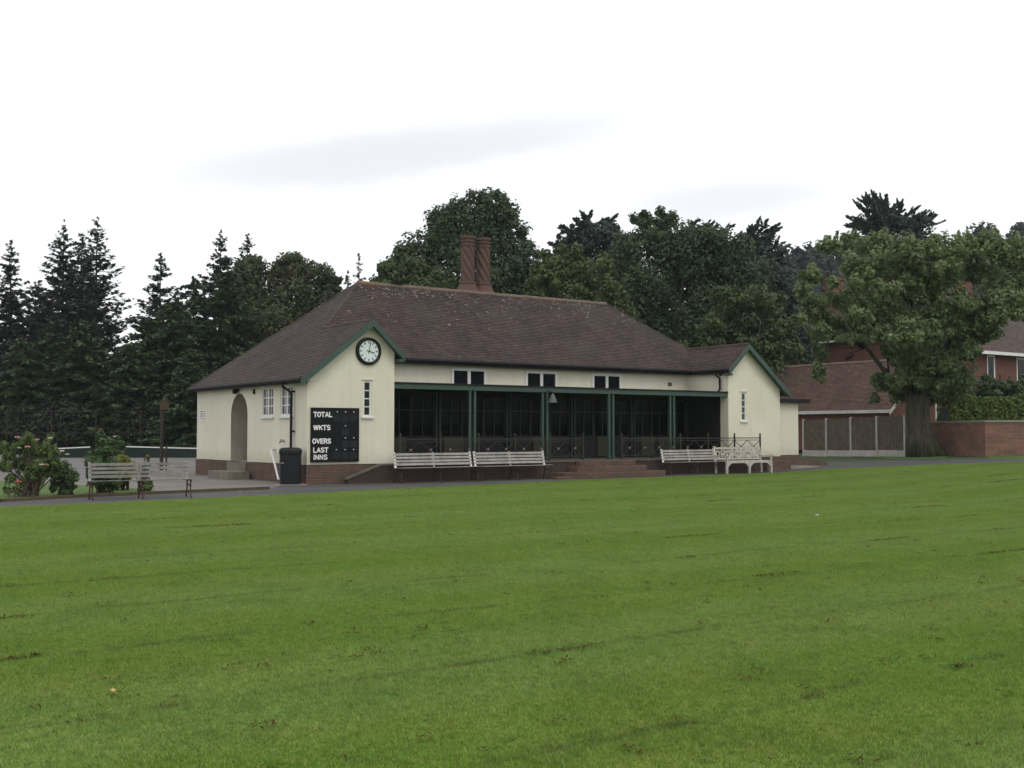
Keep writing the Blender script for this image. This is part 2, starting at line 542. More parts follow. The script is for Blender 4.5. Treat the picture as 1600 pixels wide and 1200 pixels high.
M['bark_dark'] = basic("dark_conifer_bark", (0.040, 0.034, 0.028), (0.026, 0.023, 0.020), 5.0, 0.9, 0.6, fine=18)
def mat_bark():
    m, nt, b = nodes_of("big_tree_bark")
    v = coord(nt)
    st = noise(nt, mapping(nt, v, (7, 7, 1.1)), 1.0, 6, 0.7, 0.4)
    col = mixc(nt, ramp(nt, st, 0.35, 0.62), (0.030, 0.027, 0.020), (0.085, 0.078, 0.058))
    col = mixc(nt, math_(nt, 'MULTIPLY', ramp(nt, noise(nt, v, 0.9, 5, 0.65), 0.42, 0.68), 0.6), col, (0.070, 0.082, 0.042))
    nt.links.new(col, b.inputs["Base Color"])
    b.inputs["Roughness"].default_value = 0.95
    b.inputs["Specular IOR Level"].default_value = 0.1
    bump(nt, b, st, 1.0, 0.09)
    return m


M['bark_oak'] = mat_bark()
M['step'] = basic("worn_step_stone", (0.21, 0.18, 0.15), (0.13, 0.11, 0.09), 2.5, 0.9, 0.3)
M['path'] = mat_asphalt("path_tarmac", (0.062, 0.062, 0.064), (0.085, 0.083, 0.080))
M['court'] = mat_asphalt("court_tarmac", (0.125, 0.12, 0.118), (0.16, 0.152, 0.148))
M['paving'] = mat_paving()
M['soil'] = basic("bed_soil", (0.10, 0.075, 0.045), (0.06, 0.055, 0.03), 4.0, 0.95, 0.7)
M['rough_grass'] = basic("rough_ground", (0.052, 0.080, 0.020), (0.040, 0.050, 0.020), 0.8, 0.95, 0.5)
M['bed_grass'] = basic("bed_grass", (0.072, 0.130, 0.018), (0.055, 0.100, 0.016), 1.5, 0.9, 0.6, fine=30)
M['grass_blade'] = mat_grass("lawn_blades", True)
M['grass_base'] = mat_grass("lawn_turf", False)
M['clip'] = basic("dead_clippings", (0.075, 0.052, 0.020), (0.045, 0.038, 0.014), 3.0, 1.0, 0.0, spec=0.0)
M['yellow_sign'] = basic("faded_yellow_sign", (0.075, 0.052, 0.018), (0.04, 0.038, 0.022), 6.0, 0.7, 0.1)
M['net'] = basic("dark_green_net", (0.012, 0.026, 0.018), (0.012, 0.022, 0.017), 1.0, 0.9, 0.0)
M['clock_face'] = basic("clock_face_white", (0.70, 0.78, 0.76), (0.66, 0.74, 0.72), 3.0, 0.4, 0.0)
M['pink'] = basic("pink_petals", (0.75, 0.36, 0.33), (0.80, 0.55, 0.45), 6.0, 0.6, 0.0)
M['white_petal'] = basic("white_petals", (0.80, 0.78, 0.72), (0.80, 0.68, 0.60), 6.0, 0.6, 0.0)
M['red_petal'] = basic("coral_red_petals", (0.65, 0.10, 0.08), (0.7, 0.22, 0.16), 6.0, 0.6, 0.0)

L = {}
L['spruce'] = mat_leaf("spruce_needles", (0.042, 0.056, 0.040), (0.060, 0.066, 0.046), (0.030, 0.038, 0.030), 0.15)
L['yew'] = mat_leaf("dark_evergreen_sprays", (0.048, 0.085, 0.036), (0.075, 0.112, 0.040), (0.028, 0.052, 0.026), 0.2)
L['cypress'] = mat_leaf("cypress_sprays", (0.036, 0.056, 0.042), (0.045, 0.062, 0.046), (0.024, 0.038, 0.032), 0.12)
L['beech'] = mat_leaf("bronze_green_leaves", (0.058, 0.084, 0.034), (0.096, 0.100, 0.038), (0.038, 0.056, 0.026), 0.25, 0.35)
L['oakdark'] = mat_leaf("dark_oak_leaves", (0.048, 0.082, 0.038), (0.070, 0.105, 0.042), (0.032, 0.055, 0.030), 0.25, 0.3)
L['olive'] = mat_leaf("olive_leaves", (0.082, 0.112, 0.036), (0.105, 0.126, 0.040), (0.048, 0.070, 0.028), 0.25, 0.4)
L['mid'] = mat_leaf("mid_green_leaves", (0.062, 0.094, 0.034), (0.088, 0.115, 0.040), (0.040, 0.062, 0.026), 0.25, 0.35)
L['ash'] = mat_leaf("fresh_green_leaves", (0.158, 0.215, 0.095), (0.200, 0.250, 0.105), (0.098, 0.148, 0.068), 0.35, 0.5)
L['far'] = mat_leaf("far_wood_leaves", (0.020, 0.030, 0.022), (0.027, 0.037, 0.026), (0.014, 0.022, 0.018), 0.15, 0.05)
L['hedge'] = mat_leaf("clipped_hedge_leaves", (0.105, 0.165, 0.034), (0.150, 0.195, 0.038), (0.062, 0.105, 0.028), 0.25, 0.6)
L['darkhedge'] = mat_leaf("shade_darkened_leaves", (0.016, 0.024, 0.013), (0.022, 0.031, 0.016), (0.010, 0.016, 0.010), 0.1, 0.6)  # shade from the tree canopies overhead is put into these leaf colours
L['rose'] = mat_leaf("rose_leaves", (0.120, 0.180, 0.060), (0.160, 0.205, 0.070), (0.075, 0.120, 0.045), 0.3, 2.0)
L['shrub'] = mat_leaf("garden_shrub_leaves", (0.075, 0.135, 0.050), (0.105, 0.160, 0.058), (0.035, 0.065, 0.026), 0.25, 2.0)
L['golden'] = mat_leaf("golden_shrub_leaves", (0.200, 0.220, 0.030), (0.230, 0.230, 0.040), (0.120, 0.140, 0.025), 0.3, 2.0)

# ------------------------------------------------------------------ world and sun
SUN_EL, SUN_AZ = R(52), R(150)      # azimuth clockwise from +Y: light from behind the camera, right
w = bpy.data.worlds.new("World")
scene.world = w
w.use_nodes = True
nt = w.node_tree
bg = nt.nodes["Background"]
sky = nt.nodes.new("ShaderNodeTexSky")
sky.sky_type = 'NISHITA'
sky.sun_disc = False
sky.sun_elevation = SUN_EL
sky.sun_rotation = SUN_AZ
tc = nt.nodes.new("ShaderNodeTexCoord")
sep = nt.nodes.new("ShaderNodeSeparateXYZ")
nt.links.new(tc.outputs["Generated"], sep.inputs[0])
az = math_(nt, 'ARCTAN2', sep.outputs[0], sep.outputs[1])
el = math_(nt, 'ARCSINE', sep.outputs[2])
cl = nt.nodes.new("ShaderNodeCombineXYZ")
nt.links.new(az, cl.inputs[0]); nt.links.new(el, cl.inputs[1])
soft = noise(nt, mapping(nt, cl.outputs[0], (5, 16, 1)), 1.0, 5, 0.6)


def streak(az0, el0, slope, half, thick, amt):
    dx = math_(nt, 'DIVIDE', math_(nt, 'SUBTRACT', az, az0), half)
    ce = math_(nt, 'ADD', math_(nt, 'MULTIPLY', math_(nt, 'SUBTRACT', az, az0), slope), el0)
    ce = math_(nt, 'ADD', ce, math_(nt, 'MULTIPLY', math_(nt, 'SUBTRACT', soft, 0.5), 0.03))
    dy = math_(nt, 'DIVIDE', math_(nt, 'SUBTRACT', el, ce), thick)
    r2 = math_(nt, 'ADD', math_(nt, 'MULTIPLY', dx, dx), math_(nt, 'MULTIPLY', dy, dy))
    return ramp(nt, r2, 0.0, 1.3, amt, 0.0)


s1 = streak(-0.105, 0.245, 0.14, 0.23, 0.026, 1.0)
s2 = streak(0.20, 0.203, -0.02, 0.10, 0.018, 0.8)
base_cloud = mixc(nt, ramp(nt, soft, 0.3, 0.7), (11.0, 11.2, 11.3), (12.1, 12.1, 12.2))
cloud = mixc(nt, math_(nt, 'MAXIMUM', s1, s2), base_cloud, (9.4, 9.55, 9.9))
col = mixc(nt, 0.93, sky.outputs[0], cloud)
nt.links.new(col, bg.inputs[0])
bg.inputs[1].default_value = 0.1

sd = bpy.data.lights.new("sun", 'SUN')
sd.energy = 0.8
sd.angle = R(25)
sd.color = (1.0, 0.96, 0.9)
so = bpy.data.objects.new("sun", sd)
COL.objects.link(so)
sdir = Vector((math.sin(SUN_AZ) * math.cos(SUN_EL), math.cos(SUN_AZ) * math.cos(SUN_EL), math.sin(SUN_EL)))
so.rotation_euler = sdir.to_track_quat('Z', 'Y').to_euler()
so.location = sdir * 60

# ------------------------------------------------------------------ ground sheets


def sheet(name, pts, z, mat, label=None):
    bm = bmesh.new()
    vs = [bm.verts.new((p[0], p[1], 0)) for p in pts]
    bm.faces.new(vs)
    for cut in (10.0, 60.0):
        bmesh.ops.bisect_plane(bm, geom=bm.verts[:] + bm.edges[:] + bm.faces[:], plane_co=(cut, 0, 0), plane_no=(1, 0, 0))
    bmesh.ops.triangulate(bm, faces=bm.faces[:])
    for v in bm.verts:
        v.co.z = zt(v.co.x) + z
    bmesh.ops.recalc_face_normals(bm, faces=bm.faces[:])
    for f in bm.faces:
        if f.normal.z < 0: f.normal_flip()
    me = bpy.data.meshes.new(name)
    bm.to_mesh(me); bm.free()
    me.materials.append(mat)
    o = bpy.data.objects.new(name, me)
    COL.objects.link(o)
    o['kind'] = 'structure'
    if label: o['label'] = label
    return o


def B(x, y, z=0.0):
    """pavilion coordinates to world"""
    p = P0 + BX * x + BY * y
    return Vector((p.x, p.y, z))


P0 = Vector((-6.05, 32.9, 0))

sheet("ground", [(-420, -60), (420, -60), (420, 480), (-420, 480)], 0.0, M['rough_grass'])
edge = [(-40, 2)] + [tuple(G(*p)[:2]) for p in [(0, 793.5), (150, 787), (300, 780.5), (480, 771.5), (620, 764), (850, 753.5), (1035, 745.5), (1200, 740), (1300, 733), (1440, 727), (1600, 722)]] + [(40, 36)]
edge[0] = (edge[1][0] - 20, edge[1][1] - 9.5)
lawn_poly = [(-45, -25), (45, -25)] + edge[::-1]
sheet("lawn", lawn_poly, 0.004, M['grass_base'])
# tarmac path: from the lawn edge back under the pavilion front
pth = edge + [(40, 41)] + [tuple(G(*p)[:2]) for p in [(1600, 717), (1500, 717), (1440, 718.5)]] + [tuple(B(24.6, 9)[:2]), tuple(B(21, 9)[:2]), tuple(B(21, 1)[:2]), tuple(B(0.5, 1)[:2])] + \
    [tuple(G(*p)[:2]) for p in [(441, 758.5), (420, 765), (320, 769), (130, 777.5), (0, 785)]]
pth += [(pth[-1][0] - 20, pth[-1][1] - 9.5)]
sheet("path", pth, 0.008, M['path'])
kerb_l = [G(*p) for p in [(0, 785), (130, 777.5), (320, 769), (420, 765)]]
bed = [tuple(p[:2]) for p in [Vector((kerb_l[0].x - 20, kerb_l[0].y - 9.5, 0))] + kerb_l[:2] + [G(255, 772), G(238, 765), G(120, 758), G(0, 752)]]
bed.append((bed[-1][0] - 25, bed[-1][1] - 3))
sheet("bed_lawn", bed, 0.009, M['bed_grass'])
soil = [tuple(p[:2]) for p in kerb_l[:2]] + [tuple(G(*p)[:2]) for p in [(250, 771.5), (245, 769.5), (130, 774), (0, 781)]]
sheet("soil_border", soil, 0.014, M['soil'])
pav = [tuple(p[:2]) for p in (G(255, 772), G(320, 769), G(420, 765), G(441, 758.5))] + [tuple(B(0.5, 1)[:2]), tuple(B(0.5, 12)[:2])] + [tuple(G(*p)[:2]) for p in [(300, 741), (200, 746), (100, 750), (0, 752)]] + \
    [tuple(G(*p)[:2]) for p in [(120, 758), (238, 765)]]
sheet("paving", pav, 0.0105, M['paving'])
crt = [tuple(G(*p)[:2]) for p in [(300, 741), (200, 746), (100, 750), (0, 752)]]
crt = [tuple(B(6, 12)[:2]), tuple(B(0.6, 8)[:2]), tuple(B(0.5, 4)[:2]), tuple(G(380, 750)[:2]), tuple(G(240, 752)[:2])] + crt[1:] + [(crt[-1][0] - 30, crt[-1][1] - 4), (-70, 78), (-8, 78), tuple(B(12, 22)[:2])]
sheet("tennis_court", crt, 0.006, M['court'])
verge = [tuple(G(*p)[:2]) for p in [(1390, 718), (1440, 718), (1480, 717), (1478, 714.5)]] + [(22, 54), (17.5, 54.5)]
sheet("tree_verge", verge, 0.010, M['bed_grass'])
vr2 = [tuple(G(*p)[:2]) for p in [(1545, 717.5), (1600, 717.5)]] + [(32, 43), (32, 50), tuple(G(1542, 713)[:2])]
sheet("wall_verge", vr2, 0.012, M['bed_grass'])
sheet('soil_strip', [tuple(B(x, y)[:2]) for x, y in [(1.0, -.02), (.9, -.55), (3.5, -.98), (8.3, -.92), (8.4, -.37), (2.2, -.37), (2.2, -.02)]], 0.013, M['soil'])
sheet('soil_strip', [tuple(B(x, y)[:2]) for x, y in [(13.6, -.37), (13.5, -.85), (16.0, -.8), (19.0, -.75), (19.0, -.37)]], 0.013, M['soil'])
# low edging kerb along the bed
for nm, (a, b) in {"kerb": (0, 1)}.items():
    mb = MB()
    pts = [kerb_l[0] + Vector((-20, -9.5, 0))] + kerb_l
    for p, q in zip(pts[:-1], pts[1:]):
        mb.bar(Vector(p) + Vector((0, 0, .03)), Vector(q) + Vector((0, 0, .03)), .12, .10)
    o = mb.build("kerb", M['soil'])
    o['kind'] = 'structure'

# ------------------------------------------------------------------ lawn grass blades (instanced tile)


def inside(poly, x, y):
    c = False
    n = len(poly)
    j = n - 1
    for i in range(n):
        xi, yi = poly[i]; xj, yj = poly[j]
        if (yi > y) != (yj > y) and x < (xj - xi) * (y - yi) / (yj - yi) + xi:
            c = not c
        j = i
    return c


TS = 0.6


def grass():
    nb = int(TS * TS * 15000)
    x = rng.uniform(-TS / 2, TS / 2, nb); y = rng.uniform(-TS / 2, TS / 2, nb)
    h = rng.uniform(.009, .024, nb) * (0.8 + 0.4 * rng.random(nb))
    wd = rng.uniform(.0020, .0038, nb)
    a = rng.uniform(0, 2 * PI, nb)
    lean = rng.uniform(.1, 1.1, nb) * h
    la = rng.uniform(0, 2 * PI, nb)
    V = np.zeros((nb, 3, 3), np.float32)
    V[:, 0] = np.stack([x - np.cos(a) * wd, y - np.sin(a) * wd, np.zeros(nb)], 1)
    V[:, 1] = np.stack([x + np.cos(a) * wd, y + np.sin(a) * wd, np.zeros(nb)], 1)
    V[:, 2] = np.stack([x + np.cos(la) * lean, y + np.sin(la) * lean, h], 1)
    pts, rot, scl = [], [], []
    ny = int(60 / TS)
    for j in range(ny):
        yc = 3.6 + (j + .5) * TS
        xm = yc * .47 + 1.6
        for i in range(-int(xm / TS) - 1, int(xm / TS) + 2):
            xc = i * TS
            hh = TS / 2
            cs = [inside(lawn_poly, xc + sx * hh, yc + sy * hh) for sx in (-1, 1) for sy in (-1, 1)]
            if not any(cs): continue
            subs = [(xc, yc, 1.0)] if all(cs) else [(xc + sx * hh / 2, yc + sy * hh / 2, .5) for sx in (-1, 1) for sy in (-1, 1)]
            for (px, py, s) in subs:
                if s < 1 and not inside(lawn_poly, px, py): continue
                pts.append((px, py, zt(px) + .004))
                mz = Matrix.Rotation(random.randrange(4) * PI / 2, 3, 'Z')
                if px > 10: mz = Matrix.Rotation(-math.atan(SLOPE), 3, 'Y') @ mz
                rot.append(tuple(mz.to_euler()))
                scl.append((s, s, random.uniform(.85, 1.15)))
    np_ = len(pts)
    nv = nb * 3
    me = bpy.data.meshes.new("grass")
    me.vertices.add(nv + np_)
    me.vertices.foreach_set("co", np.concatenate([V.reshape(-1), np.array(pts, np.float32).reshape(-1)]))
    me.loops.add(nv)
    me.loops.foreach_set("vertex_index", np.arange(nv, dtype=np.int32))
    me.polygons.add(nb)
    me.polygons.foreach_set("loop_start", np.arange(0, nv, 3, dtype=np.int32))
    me.update(calc_edges=True)
    at = me.attributes.new("is_pt", 'BOOLEAN', 'POINT')
    at.data.foreach_set("value", np.concatenate([np.zeros(nv, bool), np.ones(np_, bool)]))
    at = me.attributes.new("rot", 'FLOAT_VECTOR', 'POINT')
    at.data.foreach_set("vector", np.concatenate([np.zeros(nv * 3), np.array(rot).reshape(-1)]).astype(np.float32))
    at = me.attributes.new("scl", 'FLOAT_VECTOR', 'POINT')
    at.data.foreach_set("vector", np.concatenate([np.ones(nv * 3), np.array(scl).reshape(-1)]).astype(np.float32))
    me.materials.append(M['grass_blade'])
    o = bpy.data.objects.new("grass", me)
    COL.objects.link(o)
    tag(o, "short mown green grass covering the lawn", "grass", kind="stuff")
    ng = bpy.data.node_groups.new("grass_scatter", 'GeometryNodeTree')
    ng.interface.new_socket(name="Geometry", in_out='INPUT', socket_type='NodeSocketGeometry')
    ng.interface.new_socket(name="Geometry", in_out='OUTPUT', socket_type='NodeSocketGeometry')
    gi = ng.nodes.new("NodeGroupInput"); go = ng.nodes.new("NodeGroupOutput")
    sp = ng.nodes.new("GeometryNodeSeparateGeometry")

    def attr(nm, ty):
        n = ng.nodes.new("GeometryNodeInputNamedAttribute"); n.data_type = ty
        n.inputs[0].default_value = nm
        return n.outputs[0]
    ng.links.new(gi.outputs[0], sp.inputs[0]); ng.links.new(attr("is_pt", 'BOOLEAN'), sp.inputs[1])
    ip = ng.nodes.new("GeometryNodeInstanceOnPoints")
    ng.links.new(sp.outputs[0], ip.inputs["Points"])
    ng.links.new(sp.outputs[1], ip.inputs["Instance"])
    ng.links.new(attr("rot", 'FLOAT_VECTOR'), ip.inputs["Rotation"])
    ng.links.new(attr("scl", 'FLOAT_VECTOR'), ip.inputs["Scale"])
    ng.links.new(ip.outputs[0], go.inputs[0])
    md = o.modifiers.new("scatter", 'NODES'); md.node_group = ng


grass()


def quad_mesh(name, V, mat, parent=None, tri=False):
    """V: (n,4,3) array of quads"""
    k = V.shape[1]
    n = V.shape[0]
    me = bpy.data.meshes.new(name)
    me.vertices.add(n * k)
    me.vertices.foreach_set("co", V.astype(np.float32).reshape(-1))
    me.loops.add(n * k)
    me.loops.foreach_set("vertex_index", np.arange(n * k, dtype=np.int32))
    me.polygons.add(n)
    me.polygons.foreach_set("loop_start", np.arange(0, n * k, k, dtype=np.int32))
    me.update(calc_edges=True)
    me.materials.append(mat)
    o = bpy.data.objects.new(name, me)
    COL.objects.link(o)
    if parent: o.parent = parent
    return o


# clumps of dead clippings left along the mower lines
def clippings():
    out = []
    for k in range(-1, 16):
        v0 = 4.4 + 1.9 * k
        u = -16.0
        while u < 45:
            seg = random.uniform(.15, 1.5)
            if random.random() < .30:
                n = int(seg * random.uniform(50, 190))
                off = random.uniform(-.12, .12)
                for _ in range(n):
                    uu = u + random.random() * seg
                    vv = v0 + off + random.gauss(0, .032)
                    p = BX * uu + BY * vv
                    if abs(p.x) > p.y * .5 + 1 or p.y < 3.5 or not inside(lawn_poly, p.x, p.y): continue
                    a = random.uniform(0, PI); ln = random.uniform(.012, .035); wd = random.uniform(.003, .008)
                    z = zt(p.x) + random.uniform(.012, .035)
                    d = Vector((math.cos(a), math.sin(a), random.uniform(-.5, .5))) * ln
                    e = Vector((-math.sin(a), math.cos(a), random.uniform(-.4, .4))) * wd
                    c = Vector((p.x, p.y, z))
                    out.append([c - d, c - e, c + d, c + e])
            u += seg + random.uniform(.2, 2.2)
    for _ in range(420):                                         # odd scattered clods
        y = random.uniform(5, 45); x = random.uniform(-.47, .47) * y
        if not inside(lawn_poly, x, y): continue
        for _ in range(random.randrange(3, 14)):
            a = random.uniform(0, PI); ln = random.uniform(.012, .03); wd = random.uniform(.004, .009)
            d = Vector((math.cos(a), math.sin(a), random.uniform(-.5, .5))) * ln
            e = Vector((-math.sin(a), math.cos(a), random.uniform(-.4, .4))) * wd
            c = Vector((x + random.gauss(0, .04), y + random.gauss(0, .04), zt(x) + random.uniform(.018, .045)))
            out.append([c - d, c - e, c + d, c + e])
    V = np.array([[tuple(p) for p in q] for q in out])
    o = quad_mesh("grass_clippings", V, M['clip'])
    tag(o, "brown dead grass clippings strewn in lines over the lawn", "clippings", kind="stuff")


clippings()

# ------------------------------------------------------------------ PAVILION
pav_o = thing("pavilion", "cream rendered cricket pavilion with hipped brown tiled roof and dark green veranda", "pavilion", P0, A35)
TZ = 0.58            # terrace and plinth height
LEN = 20.5


def RotM(x, y, deg):
    return Matrix.Translation((x, y, 0)) @ Matrix.Rotation(R(deg), 4, 'Z')


# geometry of the roof
EZ = 3.12            # low eaves
def hz(x): return EZ + .80 * (x + .3)
XR = 2.03
ZR = hz(XR)
EY, EMZ = 1.95, 4.0
YC = EY + (ZR - EMZ) / .8225
RID = (4.45, 5.5, 6.92)
XI = 3.08            # inner eave of the wing gables
ZI = 3.98

mb = MB()
# left side wall (faces -x): canonical x runs towards -Y ; place at (0,9.5)
mb.M = RotM(0, 9.5, -90)
arch = (9.5 - 6.13, 9.5 - 4.64, TZ, 2.84)
wl = [(9.5 - 3.45, 9.5 - 2.5, 2.03, 2.98), (9.5 - 1.98, 9.5 - 1.03, 2.03, 2.98)]
mb.wall(0, 9.5, TZ, 3.3, [arch] + wl, .16)
ax, bx, az0, az1 = arch
rad = (bx - ax) / 2
zc = az1 - rad
porch = MB(RotM(0, 9.5, -90)); PD = 2.2
arc = [(ax + rad - rad * math.cos(t), zc + rad * math.sin(t)) for t in [PI * k / 16 for k in range(17)]]
for (p, q) in zip(arc[:-1], arc[1:]):
    m_x = ax if (p[0] + q[0]) / 2 < ax + rad else bx
    mb.poly([(p[0], 0, p[1]), (q[0], 0, q[1]), (q[0], 0, az1), (p[0], 0, az1)])
    porch.poly([(p[0], 0, p[1]), (p[0], PD, p[1]), (q[0], PD, q[1]), (q[0], 0, q[1])])
# porch inside the arch
porch.poly([(ax + .003, .005, TZ), (ax + .003, .005, zc), (ax + .003, PD, zc), (ax + .003, PD, TZ)])
porch.poly([(bx - .003, .005, zc), (bx - .003, .005, TZ), (bx - .003, PD, TZ), (bx - .003, PD, zc)])
porch.poly([(ax, PD, TZ), (bx, PD, TZ), (bx, PD, az1), (ax, PD, az1)])
porch.poly([(ax, .01, TZ + .004), (ax, PD, TZ + .004), (bx, PD, TZ + .004), (bx, .01, TZ + .004)])
porch.build("porch_lining", M['porch'], pav_o)
# right side wall (plain), back wall
mb.M = RotM(LEN, 0, 90)
mb.wall(0, 9.5, TZ, 3.3, [], .1)
mb.M = RotM(LEN, 9.5, 180)
mb.wall(0, LEN, TZ, 3.3, [], .1)
# wing gable fronts


def gable_front(mb, x0, mirror, win):
    mb.M = Matrix.Translation((x0, 0, 0))
    wdt = 2.92
    hole = [win]
    mb.wall(0, wdt, TZ, 3.25, hole, .14)
    if not mirror:
        top = [(0, 0, 3.25), (wdt, 0, 3.25), (wdt, 0, 4.02), (XR, 0, ZR - .05), (0, 0, hz(0) - .04)]
    else:
        top = [(0, 0, 3.25), (wdt, 0, 3.25), (wdt, 0, hz(0) - .04), (wdt - XR, 0, ZR - .05), (0, 0, 4.02)]
    mb.poly(top)


gable_front(mb, 0, False, (1.84, 2.13, 2.02, 3.12))
gable_front(mb, LEN - 2.92, True, (LEN - 2.92 and .70, .99, 1.98, 3.10))
# inner sides of wings
mb.M = RotM(2.92, 0, 90)
mb.wall(0, 2.28, TZ, 4.1, [], .1)
mb.M = RotM(LEN - 2.92, 2.28, -90)
mb.wall(0, 2.28, TZ, 4.1, [], .1)
# upper wall above the veranda, with three window openings
CW = [(6.45, 7.83), (9.60, 10.98), (12.70, 14.08)]
mb.M = Matrix.Translation((0, 2.28, 0))
mb.wall(2.92, LEN - 2.92, 2.95, 4.2, [(a, b, 3.08, 3.74) for a, b in CW], .12)
walls = mb.build("wall", M['render'], pav_o)

# thin projecting brick plinth
mb = MB()
pl = .035
mb.box(-pl, -pl, 0, 2.92 + pl, .3, TZ - .02)
mb.box(-pl, .3, 0, .25, 4.55, TZ - .02)
mb.build("brick_plinth", M['brick'], pav_o)
mb = MB()
mb.box(LEN - 2.92 - pl, -pl, 0, LEN + pl, .3, TZ - .02)
mb.box(LEN - .25, .3, 0, LEN + pl, 9.5, TZ - .02)
mb.build("brick_plinth", M['brick'], pav_o)
mb = MB()
mb.box(-pl, 6.22, 0, .25, 9.5, TZ - .02)
mb.build("brick_plinth", M['brick'], pav_o)
mb = MB()
mb.box(-.10, 4.55, .0, .2, 6.22, TZ - .03)
mb.build("threshold", M['step'], pav_o)
mb = MB()
mb.box(-.85, 4.15, .0, -.102, 5.95, .27)
mb.build("door_step", M['step'], pav_o, bevel=.01)

# dark room behind the windows
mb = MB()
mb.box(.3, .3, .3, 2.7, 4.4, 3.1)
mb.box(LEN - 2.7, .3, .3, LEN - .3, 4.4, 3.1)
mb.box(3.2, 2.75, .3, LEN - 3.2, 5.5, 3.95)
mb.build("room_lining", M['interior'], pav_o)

# ---- veranda
mb = MB()
FZ0, FZ1 = 2.90, 3.10
mb.box(2.925, .02, FZ0, LEN - 2.925, .16, FZ1 - .03)
mb.build("veranda_beam", M['green'], pav_o, bevel=.008)
mb = MB()
mb.box(2.925, -.03, FZ1 - .028, LEN - 2.925, 2.279, FZ1 + .01)
mb.build("veranda_roof", M['gutter'], pav_o)
POSTX = [5.86, 8.81, 11.75, 14.70]
for px in POSTX:
    for dx in (-.095, .095):
        mb = MB()
        mb.box(px + dx - .04, .05, TZ, px + dx + .04, .13, FZ0)
        mb.box(px + dx - .055, .035, TZ, px + dx + .055, .145, TZ + .12)
        mb.build("veranda_post", M['green'], pav_o, bevel=.006)
# dark timber screen at the back of the veranda, glazed above a panelled dado
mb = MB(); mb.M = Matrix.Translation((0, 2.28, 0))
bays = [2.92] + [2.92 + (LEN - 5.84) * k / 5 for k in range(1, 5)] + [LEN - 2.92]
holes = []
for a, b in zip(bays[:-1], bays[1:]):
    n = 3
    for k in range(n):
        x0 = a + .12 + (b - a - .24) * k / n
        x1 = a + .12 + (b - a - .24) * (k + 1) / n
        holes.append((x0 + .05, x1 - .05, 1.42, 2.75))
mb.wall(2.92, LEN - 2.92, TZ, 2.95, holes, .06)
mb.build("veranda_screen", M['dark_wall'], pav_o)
for h in holes:
    mb = MB()
    mb.box(h[0], 2.31, h[2], h[1], 2.322, h[3])
    xm = (h[0] + h[1]) / 2
    g = mb.build("screen_pane", M['glass_dull'], pav_o)
    mb = MB()
    mb.box(xm - .018, 2.285, h[2], xm + .018, 2.34, h[3])
    mb.box(h[0], 2.287, 2.28, h[1], 2.338, 2.31)
    mb.build("glazing_bar", M['green_dark'], g)
for b in bays:
    for dx in (-.07, .07):
        mb = MB()
        mb.box(b + dx - .035, 2.19, TZ, b + dx + .035, 2.277, 2.93)
        mb.build("screen_mullion", M['green_dark'], pav_o)
for (a, b) in [(3.1, 3.75), (3.85, 4.6), (6.1, 6.9), (9.9, 10.3), (12.9, 13.5), (15.1, 15.8), (16.0, 16.7)]:
    mb = MB()
    mb.box(a, 2.23, TZ + .05, b, 2.274, 1.36)
    mb.build("dado_panel", M['panel_dim'], pav_o)
mb = MB()
mb.box(2.922, .42, TZ, 2.96, 2.18, FZ0 + .1)
mb.build("side_screen", M['dark_wall'], pav_o)
mb = MB()
mb.box(LEN - 2.96, .42, TZ, LEN - 2.922, 2.18, FZ0 + .1)
mb.build("side_screen", M['dark_wall'], pav_o)
mb = MB()
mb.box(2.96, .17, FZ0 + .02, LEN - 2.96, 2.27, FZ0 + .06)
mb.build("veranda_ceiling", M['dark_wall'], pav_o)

# ---- windows


def window_obj(parent, loc, deg, w_, h_, cols, rows, frame=.055, bar=.022, mull=True, sill=True, lintel=False, glass='glass'):
    """canonical: x along, faces -y, origin at lower-left of the opening, recessed"""
    mb = MB()
    f = frame
    mb.box(0, .02, 0, w_, .08, f); mb.box(0, .02, h_ - f, w_, .08, h_)
    mb.box(0, .02, f, f, .08, h_ - f); mb.box(w_ - f, .02, f, w_, .08, h_ - f)
    if mull:
        mb.box(w_ / 2 - f * .6, .022, f, w_ / 2 + f * .6, .078, h_ - f)
    for k in range(1, cols):
        x = f + (w_ - 2 * f) * k / cols
        if mull and abs(x - w_ / 2) < .02: continue
        mb.box(x - bar / 2, .035, f, x + bar / 2, .066, h_ - f)
    for k in range(1, rows):
        z = f + (h_ - 2 * f) * k / rows
        mb.box(f, .037, z - bar / 2, w_ - f, .064, z + bar / 2)
    fr = mb.build("window", M['white'], parent)
    fr.location = loc
    fr.rotation_euler = (0, 0, R(deg))
    mb = MB(); mb.box(f * .5, .048, f * .5, w_ - f * .5, .053, h_ - f * .5)
    mb.build("pane", M[glass], fr)
    mb = MB(); mb.box(.0, .10, .0, w_, .11, h_)
    mb.build("dark_backing", M['pane_backing'], fr)
    if sill:
        mb = MB(); mb.box(-.06, -.07, -.06, w_ + .06, .06, -.003)
        mb.build("sill", M['white'], fr, bevel=.006)
    if lintel:
        mb = MB(); mb.box(-.05, -.03, h_ + .02, w_ + .05, .0, h_ + .06)
        mb.build("drip_mould", M['render'], fr)
    return fr


for h in wl:
    window_obj(pav_o, (0, 9.5 - h[0], h[2]), -90, h[1] - h[0], h[3] - h[2], 4, 3, .075, .035)
window_obj(pav_o, (1.84, 0, 2.02), 0, .29, 1.10, 1, 4, .055, .03, False, True, True)
window_obj(pav_o, (LEN - 2.92 + .70, 0, 1.98), 0, .29, 1.12, 1, 4, .055, .03, False, True, True)
for a, b in CW:
    window_obj(pav_o, (a - .04, 2.28 - .055, 3.06), 0, b - a + .08, .72, 2, 1, .10, .03, True, False, False, 'glass_dull')

# ---- roof with real tile courses


